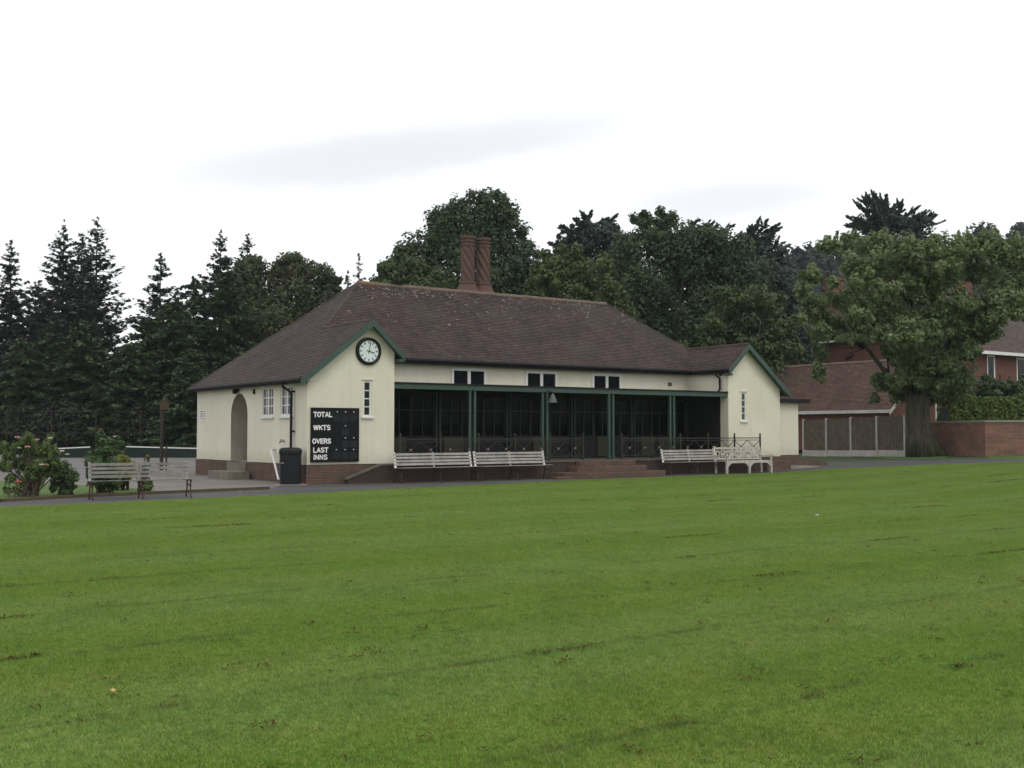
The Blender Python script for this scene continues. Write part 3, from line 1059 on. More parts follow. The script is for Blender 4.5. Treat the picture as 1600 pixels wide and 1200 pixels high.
def clip_poly(poly, v, keep_above):
    out = []
    n = len(poly)
    for i in range(n):
        p, q = poly[i], poly[(i + 1) % n]
        a = (p[1] - v) if keep_above else (v - p[1])
        b = (q[1] - v) if keep_above else (v - q[1])
        if a >= 0: out.append(p)
        if (a >= 0) != (b >= 0):
            t = a / (a - b)
            out.append((p[0] + (q[0] - p[0]) * t, p[1] + (q[1] - p[1]) * t))
    return out


def roof_plane(mb, poly, step=.1, lift=.012):
    P = [Vector(p) for p in poly]
    n = (P[1] - P[0]).cross(P[2] - P[0]).normalized()
    if n.z < 0: n = -n
    t = Vector((-n.y, n.x, 0)).normalized()
    s = n.cross(t)
    if s.z < 0: s = -s; t = -t
    o = n * P[0].dot(n)
    uv = [(p.dot(t), p.dot(s)) for p in P]
    v0 = min(p[1] for p in uv); v1 = max(p[1] for p in uv)
    k = math.floor(v0 / step)
    while k * step < v1:
        a, b = k * step, (k + 1) * step
        c = clip_poly(clip_poly(uv, a, True), b, False)
        k += 1
        if len(c) < 3: continue
        pts = []; uvs = []
        for (uu, vv) in c:
            f = min(max((vv - a) / step, 0), 1)
            pts.append(o + t * uu + s * vv + n * (lift * (1 - f) + .004))
            uvs.append((uu, (k - 1) * .1 + .098 * f + .001))
        q = pts
        area = (q[1] - q[0]).cross(q[2] - q[0]).dot(n)
        if area < 0: pts = pts[::-1]; uvs = uvs[::-1]
        mb.poly(pts, uvs)
        low = [p for p in c if abs(p[1] - a) < 1e-6]
        if len(low) >= 2:
            ua, ub = min(p[0] for p in low), max(p[0] for p in low)
            A_ = o + t * ua + s * a; B_ = o + t * ub + s * a
            mb.poly([A_, B_, B_ + n * (lift + .004), A_ + n * (lift + .004)], [(ua, k * .1), (ub, k * .1), (ub, k * .1), (ua, k * .1)])
    # underside
    mb.poly([p - Vector((0, 0, .05)) for p in P])


def mx(p): return (LEN - p[0], p[1], p[2])


FY = -.26
hipA = [(-.3, FY, EZ), (XR, FY, ZR), (XR, YC, ZR), (-.3, YC, EZ)]
hipB = [(-.3, YC, EZ), (XR, YC, ZR), RID, (-.3, 9.6, EZ)]
wingr = [(XR, FY, ZR), (XI, FY, ZI), (XI, EY, ZI), (XR, YC, ZR)]
RID2 = mx(RID)
front = [(XI, EY, EMZ), (LEN - XI, EY, EMZ), (LEN - XR, YC, ZR), RID2, RID, (XR, YC, ZR)]
back = [(-.3, 9.6, EZ), RID, RID2, (LEN + .3, 9.6, EZ)]
mb = MB()
for pl_ in (hipA, hipB, wingr):
    roof_plane(mb, pl_); roof_plane(mb, [mx(p) for p in pl_])
roof_plane(mb, front); roof_plane(mb, back)
roof = mb.build("roof", M['tiles'], pav_o)


def ridge_tiles(parent, p, q, mat, r=.11, seg=.33):
    mb = MB()
    p = Vector(p); q = Vector(q)
    n = max(1, int((q - p).length / seg))
    for k in range(n):
        a = p + (q - p) * (k / n); b = p + (q - p) * ((k + .985) / n)
        j = random.uniform(-.008, .008)
        mb.tube([a + Vector((0, 0, j)), b + Vector((0, 0, j))], [r * random.uniform(.95, 1.05), r * .95], 10)
    return mb.build("ridge_tile", mat, parent)


dz = Vector((0, 0, -.03))
d2 = Vector((0, 0, -.05))
ridge_tiles(roof, Vector((5.1, 5.5, 6.92)) + dz, Vector(RID2) + dz, M['ridge'])
ridge_tiles(roof, Vector(RID) + dz, Vector((5.1, 5.5, 6.92)) + dz, M['orange'])
for (p, q) in [((XR, FY, ZR), (XR, YC, ZR)), (mx((XR, FY, ZR)), mx((XR, YC, ZR)))]:
    ridge_tiles(roof, Vector(p) + d2, Vector(q) + d2, M['tiles'], .09)
d2 = Vector((0, 0, -.05))
for (p, q) in [((XR, YC, ZR), RID), (mx((XR, YC, ZR)), RID2), ((-.3, 9.6, EZ), RID), (mx((-.3, 9.6, EZ)), RID2)]:
    ridge_tiles(roof, Vector(p) + d2, Vector(q) + d2, M['tiles'], .085, .25)

# fascia and gutters
mb = MB()
mb.tube([(-.34, FY, EZ - .03), (-.34, 9.6, EZ - .03)], .062, 8)
mb.box(-.3, FY, EZ - .13, -.27, 9.6, EZ - .02)
mb.box(-.27, FY + .05, EZ - .10, -.002, 9.6, EZ - .085)
mb.build("gutter", M['gutter'], pav_o)
mb = MB()
mb.tube([(LEN + .34, FY, EZ - .03), (LEN + .34, 9.6, EZ - .03)], .062, 8)
mb.box(LEN + .27, FY, EZ - .13, LEN + .3, 9.6, EZ - .02)
mb.build("gutter", M['gutter'], pav_o)
mb = MB()
mb.tube([(XI - .02, EY - .05, EMZ - .04), (LEN - XI + .02, EY - .05, EMZ - .04)], .065, 8)
mb.box(2.93, EY, EMZ - .17, LEN - 2.93, EY + .03, EMZ - .02)
mb.box(2.93, EY + .03, EMZ - .15, LEN - 2.93, 2.278, EMZ - .135)
mb.build("gutter", M['gutter'], pav_o)
for s in (0, 1):
    mb = MB()
    x = XI + .03 if s == 0 else LEN - XI - .03
    mb.tube([(x, FY + .02, ZI - .04), (x, EY - .12, ZI - .04)], .06, 8)
    mb.box(x - .03 if s == 0 else x, FY + .05, ZI - .17, x if s == 0 else x + .03, EY - .12, ZI - .05)
    mb.build("gutter", M['gutter'], pav_o)

# green bargeboards
for s in (0, 1):
    f = (lambda p: p) if s == 0 else mx
    for (p, q) in [((-.34, FY, EZ - .03), (XR, FY, ZR)), ((XR, FY, ZR), (XI + .06, FY, ZI - .03))]:
        p = Vector(f(p)); q = Vector(f(q))
        dn = Vector((0, 0, -.21))
        mb = MB()
        yv = Vector((0, -.045, 0))
        mb.extrude([p + dn + Vector((0, 0, .0)), q + dn, q + Vector((0, 0, -.0)), p], yv)
        mb.build("bargeboard", M['green'], pav_o)
    # soffit under the verge
    mb = MB()
    for (p, q) in [((-.30, FY, EZ - .10), (XR, FY, ZR - .09)), ((XR, FY, ZR - .09), (XI, FY, ZI - .10))]:
        p = Vector(f(p)); q = Vector(f(q))
        e = Vector((0, -FY - .004, 0))
        mb.poly([p, q, q + e, p + e])
    mb.build("verge_soffit", M['green'], pav_o)
    # small boxed end at the foot of the inner verge
    mb = MB()
    x0, x1 = (2.95, XI + .05) if s == 0 else (LEN - XI - .05, LEN - 2.95)
    mb.box(x0, FY - .02, ZI - .26, x1, -.002, ZI - .17)
    mb.build("verge_foot", M['green'], pav_o)

# downpipes
mb = MB()
mb.tube([(-.34, 1.02, EZ - .05), (-.34, 1.02, EZ - .2), (-.10, .92, EZ - .38), (-.10, .92, .1)], .042, 8)
for z in (2.75, 1.55):
    mb.box(-.10, .86, z, -.004, .98, z + .05)
mb.build("downpipe", M['gutter'], pav_o, smooth=False)
mb = MB()
xq = LEN - XI - .03
mb.tube([(xq, .45, ZI - .08), (xq, .45, ZI - .22), (LEN - 3.02, .35, ZI - .36), (LEN - 3.02, .35, 3.2), (LEN - 3.1, .35, 3.13)], .04, 8)
mb.box(LEN - 3.02, .3, 3.75, LEN - 2.924, .4, 3.8)
mb.build("downpipe", M['gutter'], pav_o)
# waste pipe and tap on the side wall
mb = MB()
mb.tube([(-.03, 2.35, 1.02), (-.14, 2.33, 1.0), (-.30, 1.35, .10)], .032, 8)
mb.tube([(-.01, 2.35, 1.02), (-.09, 2.35, 1.02)], .05, 8)
mb.build("waste_pipe", M['white'], pav_o)
mb = MB()
mb.tube([(0, 1.62, 1.27), (-.14, 1.62, 1.27), (-.16, 1.62, 1.2)], .02, 6)
mb.bar((-.1, 1.55, 1.31), (-.1, 1.69, 1.31), .02, .02)
mb.build("tap", M['black'], pav_o)
# small vent on the upper wall and bracket marks
mb = MB()
mb.box(16.55, 2.26, 3.38, 16.75, 2.279, 3.52)
for k in range(3):
    mb.box(16.57, 2.245, 3.395 + k * .04, 16.73, 2.262, 3.415 + k * .04)
mb.build("wall_vent", M['ridge'], pav_o)

# twisted chimneys behind the ridge
CX, CY = 10.2, 6.55
mb = MB()
mb.box(CX - .78, CY - .42, 5.6, CX + .78, CY + .42, 7.0)
ch = mb.build("chimney", M['brick_chim'], pav_o)
for k, dx in enumerate((-.37, .37)):
    mb = MB()
    cx = CX + dx

    def rope(t, z):
        if z < 7.69 or z > 9.05: return 1.0
        return 1.0 + .20 * abs(math.sin(3 * t + z * 7.0)) - .12
    prof = [(.50, 6.80), (.50, 7.16), (.47, 7.22), (.40, 7.36), (.345, 7.50), (.335, 7.54), (.35, 7.56), (.35, 7.63), (.27, 7.65), (.265, 7.68)]
    prof += [(.265, 7.70 + .022 * j) for j in range(61)]
    prof += [(.265, 9.06), (.29, 9.08), (.29, 9.14), (.26, 9.15), (.26, 9.20), (.30, 9.22), (.30, 9.28), (.265, 9.29), (.265, 9.34), (.31, 9.36), (.31, 9.46), (.22, 9.46), (.22, 9.2)]
    mb.lathe(prof, 48, (cx, CY, -.16), fn=rope)
    mb.build("chimney_shaft", M['brick_chim'], ch)
# thin aerial rod on the ridge
mb = MB()
mb.tube([(6.35, 5.6, 6.8), (6.35, 5.6, 7.95)], .012, 6)
mb.build("rod", M['iron'], pav_o)
mb = MB()
mb.box(5.75, 5.36, 7.02, 6.3, 5.5, 7.05)
mb.build("loose_tile", M['gutter'], roof)

# annex at the right
mb = MB()
mb.M = Matrix.Translation((LEN, 1.0, 0))
mb.wall(0.0, 2.25, .6, 2.76, [], .1)
mb.M = RotM(LEN + 2.25, 1.0, 90)
mb.wall(0, 4, .6, 2.76, [], .1)
mb.build("annex_wall", M['render'], pav_o)
mb = MB()
mb.box(LEN + .036, .97, .0, LEN + 2.28, 5, .6)
mb.build("annex_plinth", M['brick'], pav_o)
mb = MB()
mb.box(LEN + .02, .75, 2.76, LEN + 2.75, 5.2, 2.92)
mb.build("annex_roof", M['gutter'], pav_o)

# ---- terrace in front: walls, paving, steps
ter = thing("terrace", "raised paved terrace on dark brick walls in front of the veranda", "terrace", P0, A35)
TX0, TX1, TY = 2.3, 19.12, -.38
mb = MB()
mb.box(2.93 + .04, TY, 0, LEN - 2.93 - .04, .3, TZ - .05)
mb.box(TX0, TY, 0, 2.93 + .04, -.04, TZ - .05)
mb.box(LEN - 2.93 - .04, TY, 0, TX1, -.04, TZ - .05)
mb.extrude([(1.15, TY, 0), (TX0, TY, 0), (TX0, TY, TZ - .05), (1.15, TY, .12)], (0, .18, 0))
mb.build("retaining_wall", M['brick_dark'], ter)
mb = MB()
mb.box(2.93, TY - .03, TZ - .05, LEN - 2.93, 2.27, TZ)
mb.box(TX0 - .02, TY - .03, TZ - .049, 2.93, -.04, TZ - .001)
mb.box(LEN - 2.93, TY - .03, TZ - .049, TX1 + .03, -.04, TZ - .001)
mb.extrude([(1.10, TY - .03, .12), (TX0 - .02, TY - .03, TZ - .05), (TX0 - .02, TY - .03, TZ), (1.10, TY - .03, .17)], (0, .24, 0))
mb.build("terrace_paving", M['dark_concrete'], ter)
SX = 11.05


def step_poly(hw, dp, z):
    return [(SX - hw, TY - .035, z), (SX - hw * .96, TY - dp * .55, z), (SX - hw * .72, TY - dp, z), (SX + hw * .72, TY - dp, z), (SX + hw * .96, TY - dp * .55, z), (SX + hw, TY - .035, z)]


for k, (hw, dp, z0, z1) in enumerate([(2.35, 1.25, 0, .19), (1.62, .85, .19, .38), (1.3, .42, .38, .565)]):
    mb = MB()
    mb.extrude(step_poly(hw, dp, z0), (0, 0, z1 - z0))
    mb.build("step", M['brick'], ter, bevel=.012)
mb = MB()
mb.box(SX - 2.95, TY - 1.15, 0, SX - 2.2, TY - .55, .07)
mb.build("step_pad", M['brick'], ter)
# ramp at the right end by the annex
rmp = thing("ramp", "low sloping brick ramp wall beside the annex at the right end", "ramp", P0, A35)
mb = MB()
zr = zt(B(23.6, .2).x)
mb.extrude([(20.56, .3, 0), (23.7, .3, .0), (23.7, .3, .16 + zr), (20.56, .3, .62)], (0, .22, 0))
mb.extrude([(19.2, -.5, 0), (20.55, -.5, 0), (20.55, -.5, .40), (19.2, -.5, .40)], (0, .45, 0))
mb.build("ramp_wall", M['brick'], rmp)
mb = MB()
mb.extrude([(20.62, -.2, .0), (22.6, -.2, .0), (22.6, -.2, .05 + zt(B(22.6, -.2).x)), (20.62, -.2, .22)], (0, .48, 0))
mb.build("ramp_slab", M['concrete'], rmp)

# ---- terrace railing


def railing(x0, x1, label):
    t = thing("terrace_railing", label, "railing", B(x0, TY + .12, TZ), A35, "railings along the terrace edge")
    n = max(1, round((x1 - x0) / 1.42))
    pw = (x1 - x0) / n
    mb = MB()
    mb.bar((0, 0, .74), (x1 - x0, 0, .74), .035, .035)
    mb.bar((0, 0, .66), (x1 - x0, 0, .66), .02, .02)
    mb.bar((0, 0, .14), (x1 - x0, 0, .14), .025, .025)
    mb.build("rail", M['iron_rail'], t)
    for k in range(n + 1):
        mb = MB()
        mb.box(k * pw - .025, -.025, 0, k * pw + .025, .025, .84)
        mb.lathe([(.005, .84), (.035, .86), (.04, .89), (.02, .92), (.003, .94)], 8, (k * pw, 0, 0))
        mb.build("post", M['iron_rail'], t)
    for k in range(n):
        for j in (0, 1):
            a = k * pw + j * pw / 2 + .03; b = k * pw + (j + 1) * pw / 2 - .03
            mb = MB()
            mb.bar((a, -.006, .15), (b, -.006, .65), .016, .022, (0, 1, 0))
            mb.bar((a, .012, .65), (b, .012, .15), .016, .022, (0, 1, 0))
            c = mb.build("cross_bar", M['iron_rail'], t)
            mb = MB(Matrix.Translation(((a + b) / 2, -.02, .40)) @ Matrix.Rotation(PI / 2, 4, 'X'))
            mb.lathe([(.045, -.01), (.05, .0), (.035, .02), (.012, .03)], 10)
            mb.build("rosette", M['rosette'], c)
    return t


M['iron_rail'] = basic("dark_railing_paint", (0.030, 0.032, 0.026), (0.038, 0.035, 0.024), 4.0, 0.55, 0.1)
M['rosette'] = basic("dull_gold_rosette", (0.15, 0.115, 0.085), (0.12, 0.095, 0.075), 4.0, 0.6, 0.1)
railing(3.0, 10.2, "long dark iron railing with crosses and rosettes left of the terrace steps")
railing(11.95, 19.05, "dark iron railing with crosses and rosettes right of the terrace steps")

# ------------------------------------------------------------------ things on the pavilion
# clock
ck = thing("wall_clock", "round white faced clock with black rim high on the left gable", "clock", B(2.0, -.002, 4.02), A35)
CM = Matrix.Rotation(PI / 2, 4, 'X')
mb = MB(CM)
n = 40
prof = [(.43, 0), (.43, .05), (.415, .09), (.37, .10), (.335, .085), (.325, .05), (.325, .0)]
mb.lathe(prof, n)
mb.build("rim", M['black'], ck)
mb = MB(CM); mb.lathe([(.33, .03), (.33, .056), (.001, .0561)], n)
face = mb.build("dial", M['clock_face'], ck)
mb = MB(CM)
for k in range(12):
    a = k * PI / 6
    d = Vector((math.sin(a), math.cos(a), 0))
    mb.bar(d * .235 + Vector((0, 0, .06)), d * .305 + Vector((0, 0, .06)), .028, .006)
mb.build("hour_marks", M['board'], face)
for nm, ang, ln, wd, zz in (("minute_hand", R(12), .29, .018, .070), ("hour_hand", R(106), .205, .028, .064)):
    mb = MB(CM)
    d = Vector((math.sin(ang), math.cos(ang), 0))
    mb.bar(-d * .07 + Vector((0, 0, zz)), d * ln + Vector((0, 0, zz)), wd, .004)
    mb.build(nm, M['board'], ck)


# lettering drawn as bold strokes in a unit box
def arc_pts(cx, cy, rx, ry, a0, a1, n=8):
    return [(cx + rx * math.cos(R(a0 + (a1 - a0) * k / n)), cy + ry * math.sin(R(a0 + (a1 - a0) * k / n))) for k in range(n + 1)]


GLYPH = {
    'T': [[(0, 1), (1, 1)], [(.5, 1), (.5, 0)]],
    'O': [arc_pts(.5, .5, .5, .5, 0, 360, 16)],
    'A': [[(0, 0), (.5, 1)], [(.5, 1), (1, 0)], [(.2, .3), (.8, .3)]],
    'L': [[(.05, 1), (.05, 0)], [(.05, 0), (1, 0)]],
    'W': [[(0, 1), (.24, 0)], [(.24, 0), (.5, 1)], [(.5, 1), (.76, 0)], [(.76, 0), (1, 1)]],
    'K': [[(.08, 1), (.08, 0)], [(1, 1), (.12, .42)], [(.4, .6), (1, 0)]],
    'S': [arc_pts(.5, .75, .44, .25, 25, 270, 9) + arc_pts(.5, .25, .46, .25, 90, -155, 9)],
    'V': [[(0, 1), (.5, 0)], [(.5, 0), (1, 1)]],
    'E': [[(.05, 1), (.05, 0)], [(.05, 1), (.95, 1)], [(.05, .52), (.85, .52)], [(.05, 0), (.95, 0)]],
    'R': [[(.06, 1), (.06, 0)], [(.06, 1), (.6, 1)] + arc_pts(.6, .745, .36, .255, 90, -90, 7) + [(.06, .49)], [(.5, .49), (1, 0)]],
    'I': [[(.5, 1), (.5, 0)]],
    'N': [[(.05, 0), (.05, 1)], [(.05, 1), (.95, 0)], [(.95, 0), (.95, 1)]],
}
GW_ = {'W': 1.45, 'I': .30, 'O': 1.05, 'A': 1.1, 'L': .85, 'E': .88}


def letters(txt, width, cap, stroke):
    """bold capitals, lower left at the origin, in the plane y=0 facing -y"""
    ws = [GW_.get(ch, 1.0) for ch in txt]
    gap = .34
    unit = (width) / (sum(ws) + gap * (len(txt) - 1))
    mb = MB()
    x = 0.0
    k = 0
    for ch, w_ in zip(txt, ws):
        for line in GLYPH[ch]:
            pts = [Vector((x + p[0] * w_ * unit, 0, stroke / 2 + p[1] * (cap - stroke))) for p in line]
            for p, q in zip(pts[:-1], pts[1:]):
                d = (q - p).normalized() * stroke * (.5 if len(line) == 2 and ch not in 'AVWKN' else .25)
                yo = Vector((0, -.0004 * (k % 7), 0)); k += 1
                mb.bar(p - d + yo, q + d + yo, .004, stroke, (d.z, 0, -d.x))
        x += (w_ + gap) * unit
    return mb


sb = thing("scoreboard", "black cricket scoreboard with white words hung low on the left gable", "scoreboard", B(.10, -.012, .655), A35)
BW, BH = 1.58, 1.62
mb = MB(); mb.box(0, -.06, 0, BW, -.002, BH)
mb.build("board", M['board'], sb, bevel=.006)
for i, (txt, zz) in enumerate((("TOTAL", 1.335), ("WKTS", .945), ("OVERS", .545), ("LAST", .28), ("INNS", .07))):
    tw = (.58, .53, .58, .46, .44)[i]
    o = letters(txt, tw, .16, .033 if txt != 'INNS' else .029).build("lettering", M['letter'], sb)
    o.location = (.08 if i != 2 else .05, -.064, zz)
rows = [(1.22, (.72, .995, 1.275), 0), (.80, (.995,), 0), (.44, (.995, 1.275), 0), (.09, (.70, .985, 1.27), 0)]
for z0, xs, _ in rows:
    for x in xs:
        mb = MB(); mb.box(x, -.070, z0, x + .225, -.0605, z0 + .2)
        pl2 = mb.build("number_plate", M['slot'], sb)
        mb = MB(); mb.bar((x + .10, -.068, z0 + .285), (x + .135, -.075, z0 + .275), .016, .022)
        mb.build("hook", M['letter'], pl2)

# floodlight hung from the veranda beam
fl = thing("hanging_lamp", "grey conical lamp hanging from the veranda beam by a double post", "lamp", B(8.98, -.14, 2.55), A35)
mb = MB(); mb.lathe([(.17, .0), (.15, .03), (.075, .24), (.05, .27), (.03, .30)], 14)
mb.build("shade", M['lamp_grey'], fl)
mb = MB(); mb.tube([(0, 0, .28), (0, 0, .36), (-.06, .1, .39), (-.12, .17, .39)], .018, 6)
mb.build("bracket", M['iron'], fl)
# bulkhead lamp and alarm under the side eave
ll = thing("wall_lamp", "small dark bulkhead lamp under the eave above the arch", "lamp", B(-.01, 5.45, 2.93), A35)
mb = MB(); mb.box(-.05, -.05, -.04, 0, .05, .06)
mb.build("mount", M['black'], ll)
mb = MB(Matrix.Translation((-.12, 0, 0))); mb.lathe([(.03, -.11), (.085, -.08), (.095, -.02), (.07, .05), (.03, .07)], 12)
mb.build("housing", M['black'], ll)
al = thing("alarm_box", "tiny black box on the side wall left of the windows", "alarm", B(-.003, 4.05, 2.78), A35)
mb = MB(); mb.box(-.06, -.04, 0, 0, .04, .17)
mb.build("case", M['black'], al, bevel=.01)
mb = MB(); mb.box(-.066, -.015, .02, -.0602, .015, .05)
mb.build("sensor", M['slot'], al)
# notice on the far end of the side wall
ns = thing("notice_sign", "small white notice with dark lines at the far end of the side wall", "sign", B(-.004, 8.95, 1.95), A35)
mb = MB(); mb.box(-.012, -.24, 0, 0, .24, .38)
nb_ = mb.build("sign_plate", M['white'], ns)
mb = MB()
for k, (z, a, b) in enumerate([(.32, -.14, .14), (.25, -.19, .17), (.20, -.17, .19), (.15, -.19, .12), (.08, -.16, .16)]):
    mb.box(-.0135, -b, z, -.0122, -a, z + (.035 if k == 0 else .018))
mb.build("printed_lines", M['slot'], nb_)

# litter bin
bn = thing("litter_bin", "tall black litter bin standing at the corner of the pavilion", "bin", B(-.47, .10, .03), A35 + R(-28))
mb = MB()


def sq(t, z):
    c, s_ = abs(math.cos(t)), abs(math.sin(t))
    return 1 / ((c ** 5 + s_ ** 5) ** .2)


mb.lathe([(.285, 0), (.30, .02), (.312, .85), (.315, .88)], 32, sy=.9, fn=sq)
mb.build("body", M['black'], bn)
mb = MB()
mb.lathe([(.325, .882), (.33, .90), (.328, .985), (.305, 1.03), (.24, 1.06), (.01, 1.075)], 32, sy=.9, fn=sq)
lid = mb.build("lid", M['black'], bn, smooth=False)
mb = MB(); mb.box(-.16, -.303, .91, .16, -.296, .98)
mb.build("litter_slot", M['interior'], lid)
mb = MB(Matrix.Translation((0.02, -.2795, .70)) @ Matrix.Rotation(PI / 2, 4, 'X'))
mb.lathe([(.04, 0), (.04, .006), (.03, .008)], 16)
mb.build("emblem", M['slot'], bn)
mb = MB(); mb.box(-.27, -.29, .60, -.17, -.281, .64)
mb.build("sticker", M['slat_dull'], bn)
mb = MB(); mb.box(-.45, -.4, -.03, .5, .42, -.002)
mb.build("base_slab", M['concrete'], bn)


# ------------------------------------------------------------------ benches
def slat_bench(label, loc, rz, Ln, legmat, smat, scale=1.0, postmat=None, nback=4):
    t = thing("park_bench", label, "bench", loc, rz, "slatted benches facing the lawn")
    t.scale = (scale,) * 3
    mb = MB()
    for k in range(5):
        y = -.40 + k * .088
        mb.box(0, y, .445 + .006 * (k == 0), Ln, y + .065, .470 - .004 * k)
    mb.build("seat", smat, t, bevel=.006)
    mb = MB()
    for k in range(nback):
        z = .52 + k * .4 / nback
        yb = .04 + (z - .47) * .22
        mb.extrude([(0, yb, z), (0, yb - .022, z), (0, yb - .022 + .014, z + .068), (0, yb + .014, z + .068)], (Ln, 0, 0))
    mb.build("backrest", smat, t)
    for i, x in enumerate((.03, Ln / 2, Ln - .03)):
        wd = .045 if i != 1 else .032
        mb = MB()
        mb.bar((x, .035, .44), (x, .135, .915), wd + .02, .034, (0, 1, 0))
        mb.build("back_post", (postmat or smat) if i != 1 else smat, t)
        mb = MB()
        mb.tube([(x, -.40, .0), (x, -.375, .05), (x, -.33, .25), (x, -.36, .40), (x, -.40, .44)], [.026, .02, .018, .02, .022], 8)
        mb.tube([(x, .10, .0), (x, .07, .05), (x, .0, .28), (x, .03, .44)], [.026, .02, .018, .022], 8)
        mb.tube([(x, -.33, .26), (x, -.16, .33), (x, .0, .29)], .014, 6)
        mb.bar((x, -.40, .432), (x, .05, .432), .035, .02)
        mb.box(x - .035, -.45, 0, x + .035, -.37, .012)
        mb.build("leg_frame", legmat, t)
    return t


g1, g2 = G(137, 782.5), G(289, 778)
dd = g2 - g1
M['rust'] = basic("rusty_brown_iron", (0.075, 0.035, 0.025), (0.045, 0.028, 0.022), 8.0, 0.75, 0.2)
b0 = slat_bench("weathered grey slatted bench with rusty legs beside the rose bed", (g1.x - .12, g1.y + .36, 0.012), math.atan2(dd.y, dd.x), dd.length / .92 + .1, M['rust'], M['slat_dull'], .92, M['slat'], 4)
slat_bench("white slatted bench nearest the scoreboard, left of the touching pair", B(2.52, -.80, .012), A35, 2.78, M['iron'], M['slat'], 1.0, M['white'])
slat_bench("white slatted bench just left of the terrace steps, right of the touching pair", B(5.40, -.80, .012), A35, 2.78, M['iron'], M['slat'], 1.0, M['white'])
slat_bench("white slatted bench between the terrace steps and the ornate bench", B(13.45, -.78, .012), A35, 2.66, M['iron'], M['slat'], 1.0, M['white'])

# ornate timber bench with arms
ob = thing("garden_bench", "ornate bleached timber bench with arms and lattice back near right gable", "bench", B(16.1, -.80, .012), A35 - R(2))
OL = 2.35
mb = MB()
for k in range(6):
    mb.box(.05, -.52 + k * .092, .44, OL - .05, -.445 + k * .092, .465)
mb.build("seat", M['slat_wood'], ob, bevel=.005)
mb = MB()
mb.bar((.0, .13, .93), (OL, .13, .93), .045, .075, (0, 0, 1))
mb.bar((.0, .06, .53), (OL, .06, .53), .04, .05)
mb.bar((.0, .115, .83), (OL, .115, .83), .03, .03)
for k in range(17):
    x = .09 + (OL - .18) * k / 16
    mb.bar((x, .062, .55), (x, .118, .83), .040, .016, (0, 1, 0))
for k in range(4):                                       # crossed lattice panels
    a = .12 + (OL - .24) * k / 4; b = .12 + (OL - .24) * (k + 1) / 4
    mb.bar((a, .050, .56), (b, .105, .82), .036, .016, (0, 1, 0))
    mb.bar((a, .100, .82), (b, .045, .56), .036, .016, (0, 1, 0))
mb.build("backrest", M['slat_wood'], ob)
for x in (.0, OL):
    mb = MB()
    mb.bar((x, .02, 0), (x, .06, .5), .07, .06, (0, 1, 0)); mb.bar((x, .06, .5), (x, .14, 1.0), .07, .05, (0, 1, 0))
    mb.build("back_leg", M['slat_wood'], ob)
for x in (.03, OL / 2, OL - .03):
    mb = MB()
    mb.bar((x, -.52, 0), (x, -.52, .44), .075, .07, (0, 1, 0))
    if abs(x - OL / 2) > .1:
        mb.bar((x, -.52, .44), (x, -.52, .64), .055, .05, (0, 1, 0))
    mb.build("front_leg", M['slat_wood'], ob)
for x in (.0, OL):
    mb = MB()
    pts = [(-.60, .645), (-.55, .675), (-.40, .665), (-.15, .645), (.085, .66)]
    for (p, q) in zip(pts[:-1], pts[1:]):
        mb.bar((x, p[0], p[1]), (x, q[0], q[1]), .075, .032)
    mb.build("arm_rest", M['slat_wood'], ob)
mb = MB()
for (a, b) in ((.07, OL / 2 - .04), (OL / 2 + .04, OL - .07)):   # arched aprons
    n = 10
    for k in range(n):
        xa = a + (b - a) * k / n; xb = a + (b - a) * (k + 1) / n

        def low(x):
            t = (x - a) / (b - a) * 2 - 1
            return .385 - .17 * max(0, (abs(t) - .55) / .45) ** 2
        mb.extrude([(xa, -.545, low(xa)), (xb, -.545, low(xb)), (xb, -.545, .44), (xa, -.545, .44)], (0, .03, 0))
mb.build("apron", M['slat_wood'], ob)

# ------------------------------------------------------------------ courts at left
nd = 66.0


def net(x0, x1, y0, y1, label):
    a = W(x0, y0, nd); b = W(x1, y1, nd)
    t = thing("tennis_net", label, "net", (a.x, a.y, 0), 0, "nets on the tennis courts")
    Lx = b.x - a.x
    mb = MB(); mb.bar((0, 0, a.z - .05), (Lx, 0, b.z - .05), .02, .065)
    mb.build("headband", M['white'], t)
    mb = MB()
    mb.extrude([(0, 0, .03), (Lx, 0, .03), (Lx, 0, b.z - .1), (0, 0, a.z - .1)], (0, .01, 0))
    mb.build("mesh", M['net'], t)
    for (x, z) in ((0, a.z), (Lx, b.z)):
        mb = MB(); mb.tube([(x, 0, 0), (x, 0, z + .03)], .045, 8)
        mb.build("net_post", M['iron'], t)
    return t


net(40, 142, 702, 697, "tennis net with white band seen behind the rose bushes")
net(196, 335, 696.5, 700, "tennis net with white band running behind the pavilion corner")
g = G(252, 739)
sp_ = thing("sign_post", "dark post carrying a faded yellow box beside the courts", "post", g, 0)
mb = MB(); mb.tube([(0, 0, 0), (0, 0, 1.15), (0, 0, 2.62)], [.075, .065, .06], 10)
mb.build("pole", M['iron'], sp_)
mb = MB(); mb.box(-.05, -.08, 2.40, .24, .08, 2.72); mb.box(-.07, -.1, 2.72, .26, .1, 2.75)
mb.build("box", M['yellow_sign'], sp_)
g = G(258, 739)
s2_ = thing("bollard_post", "short thin black post standing close beside the taller post", "post", (g.x + .04, g.y, 0), 0)
mb = MB(); mb.tube([(0, 0, 0), (0, 0, 1.06)], .032, 8)
mb.build("pole", M['iron'], s2_)
mb = MB(); mb.lathe([(.045, 1.06), (.05, 1.08), (.03, 1.11)], 8)
mb.build("cap", M['iron'], s2_)
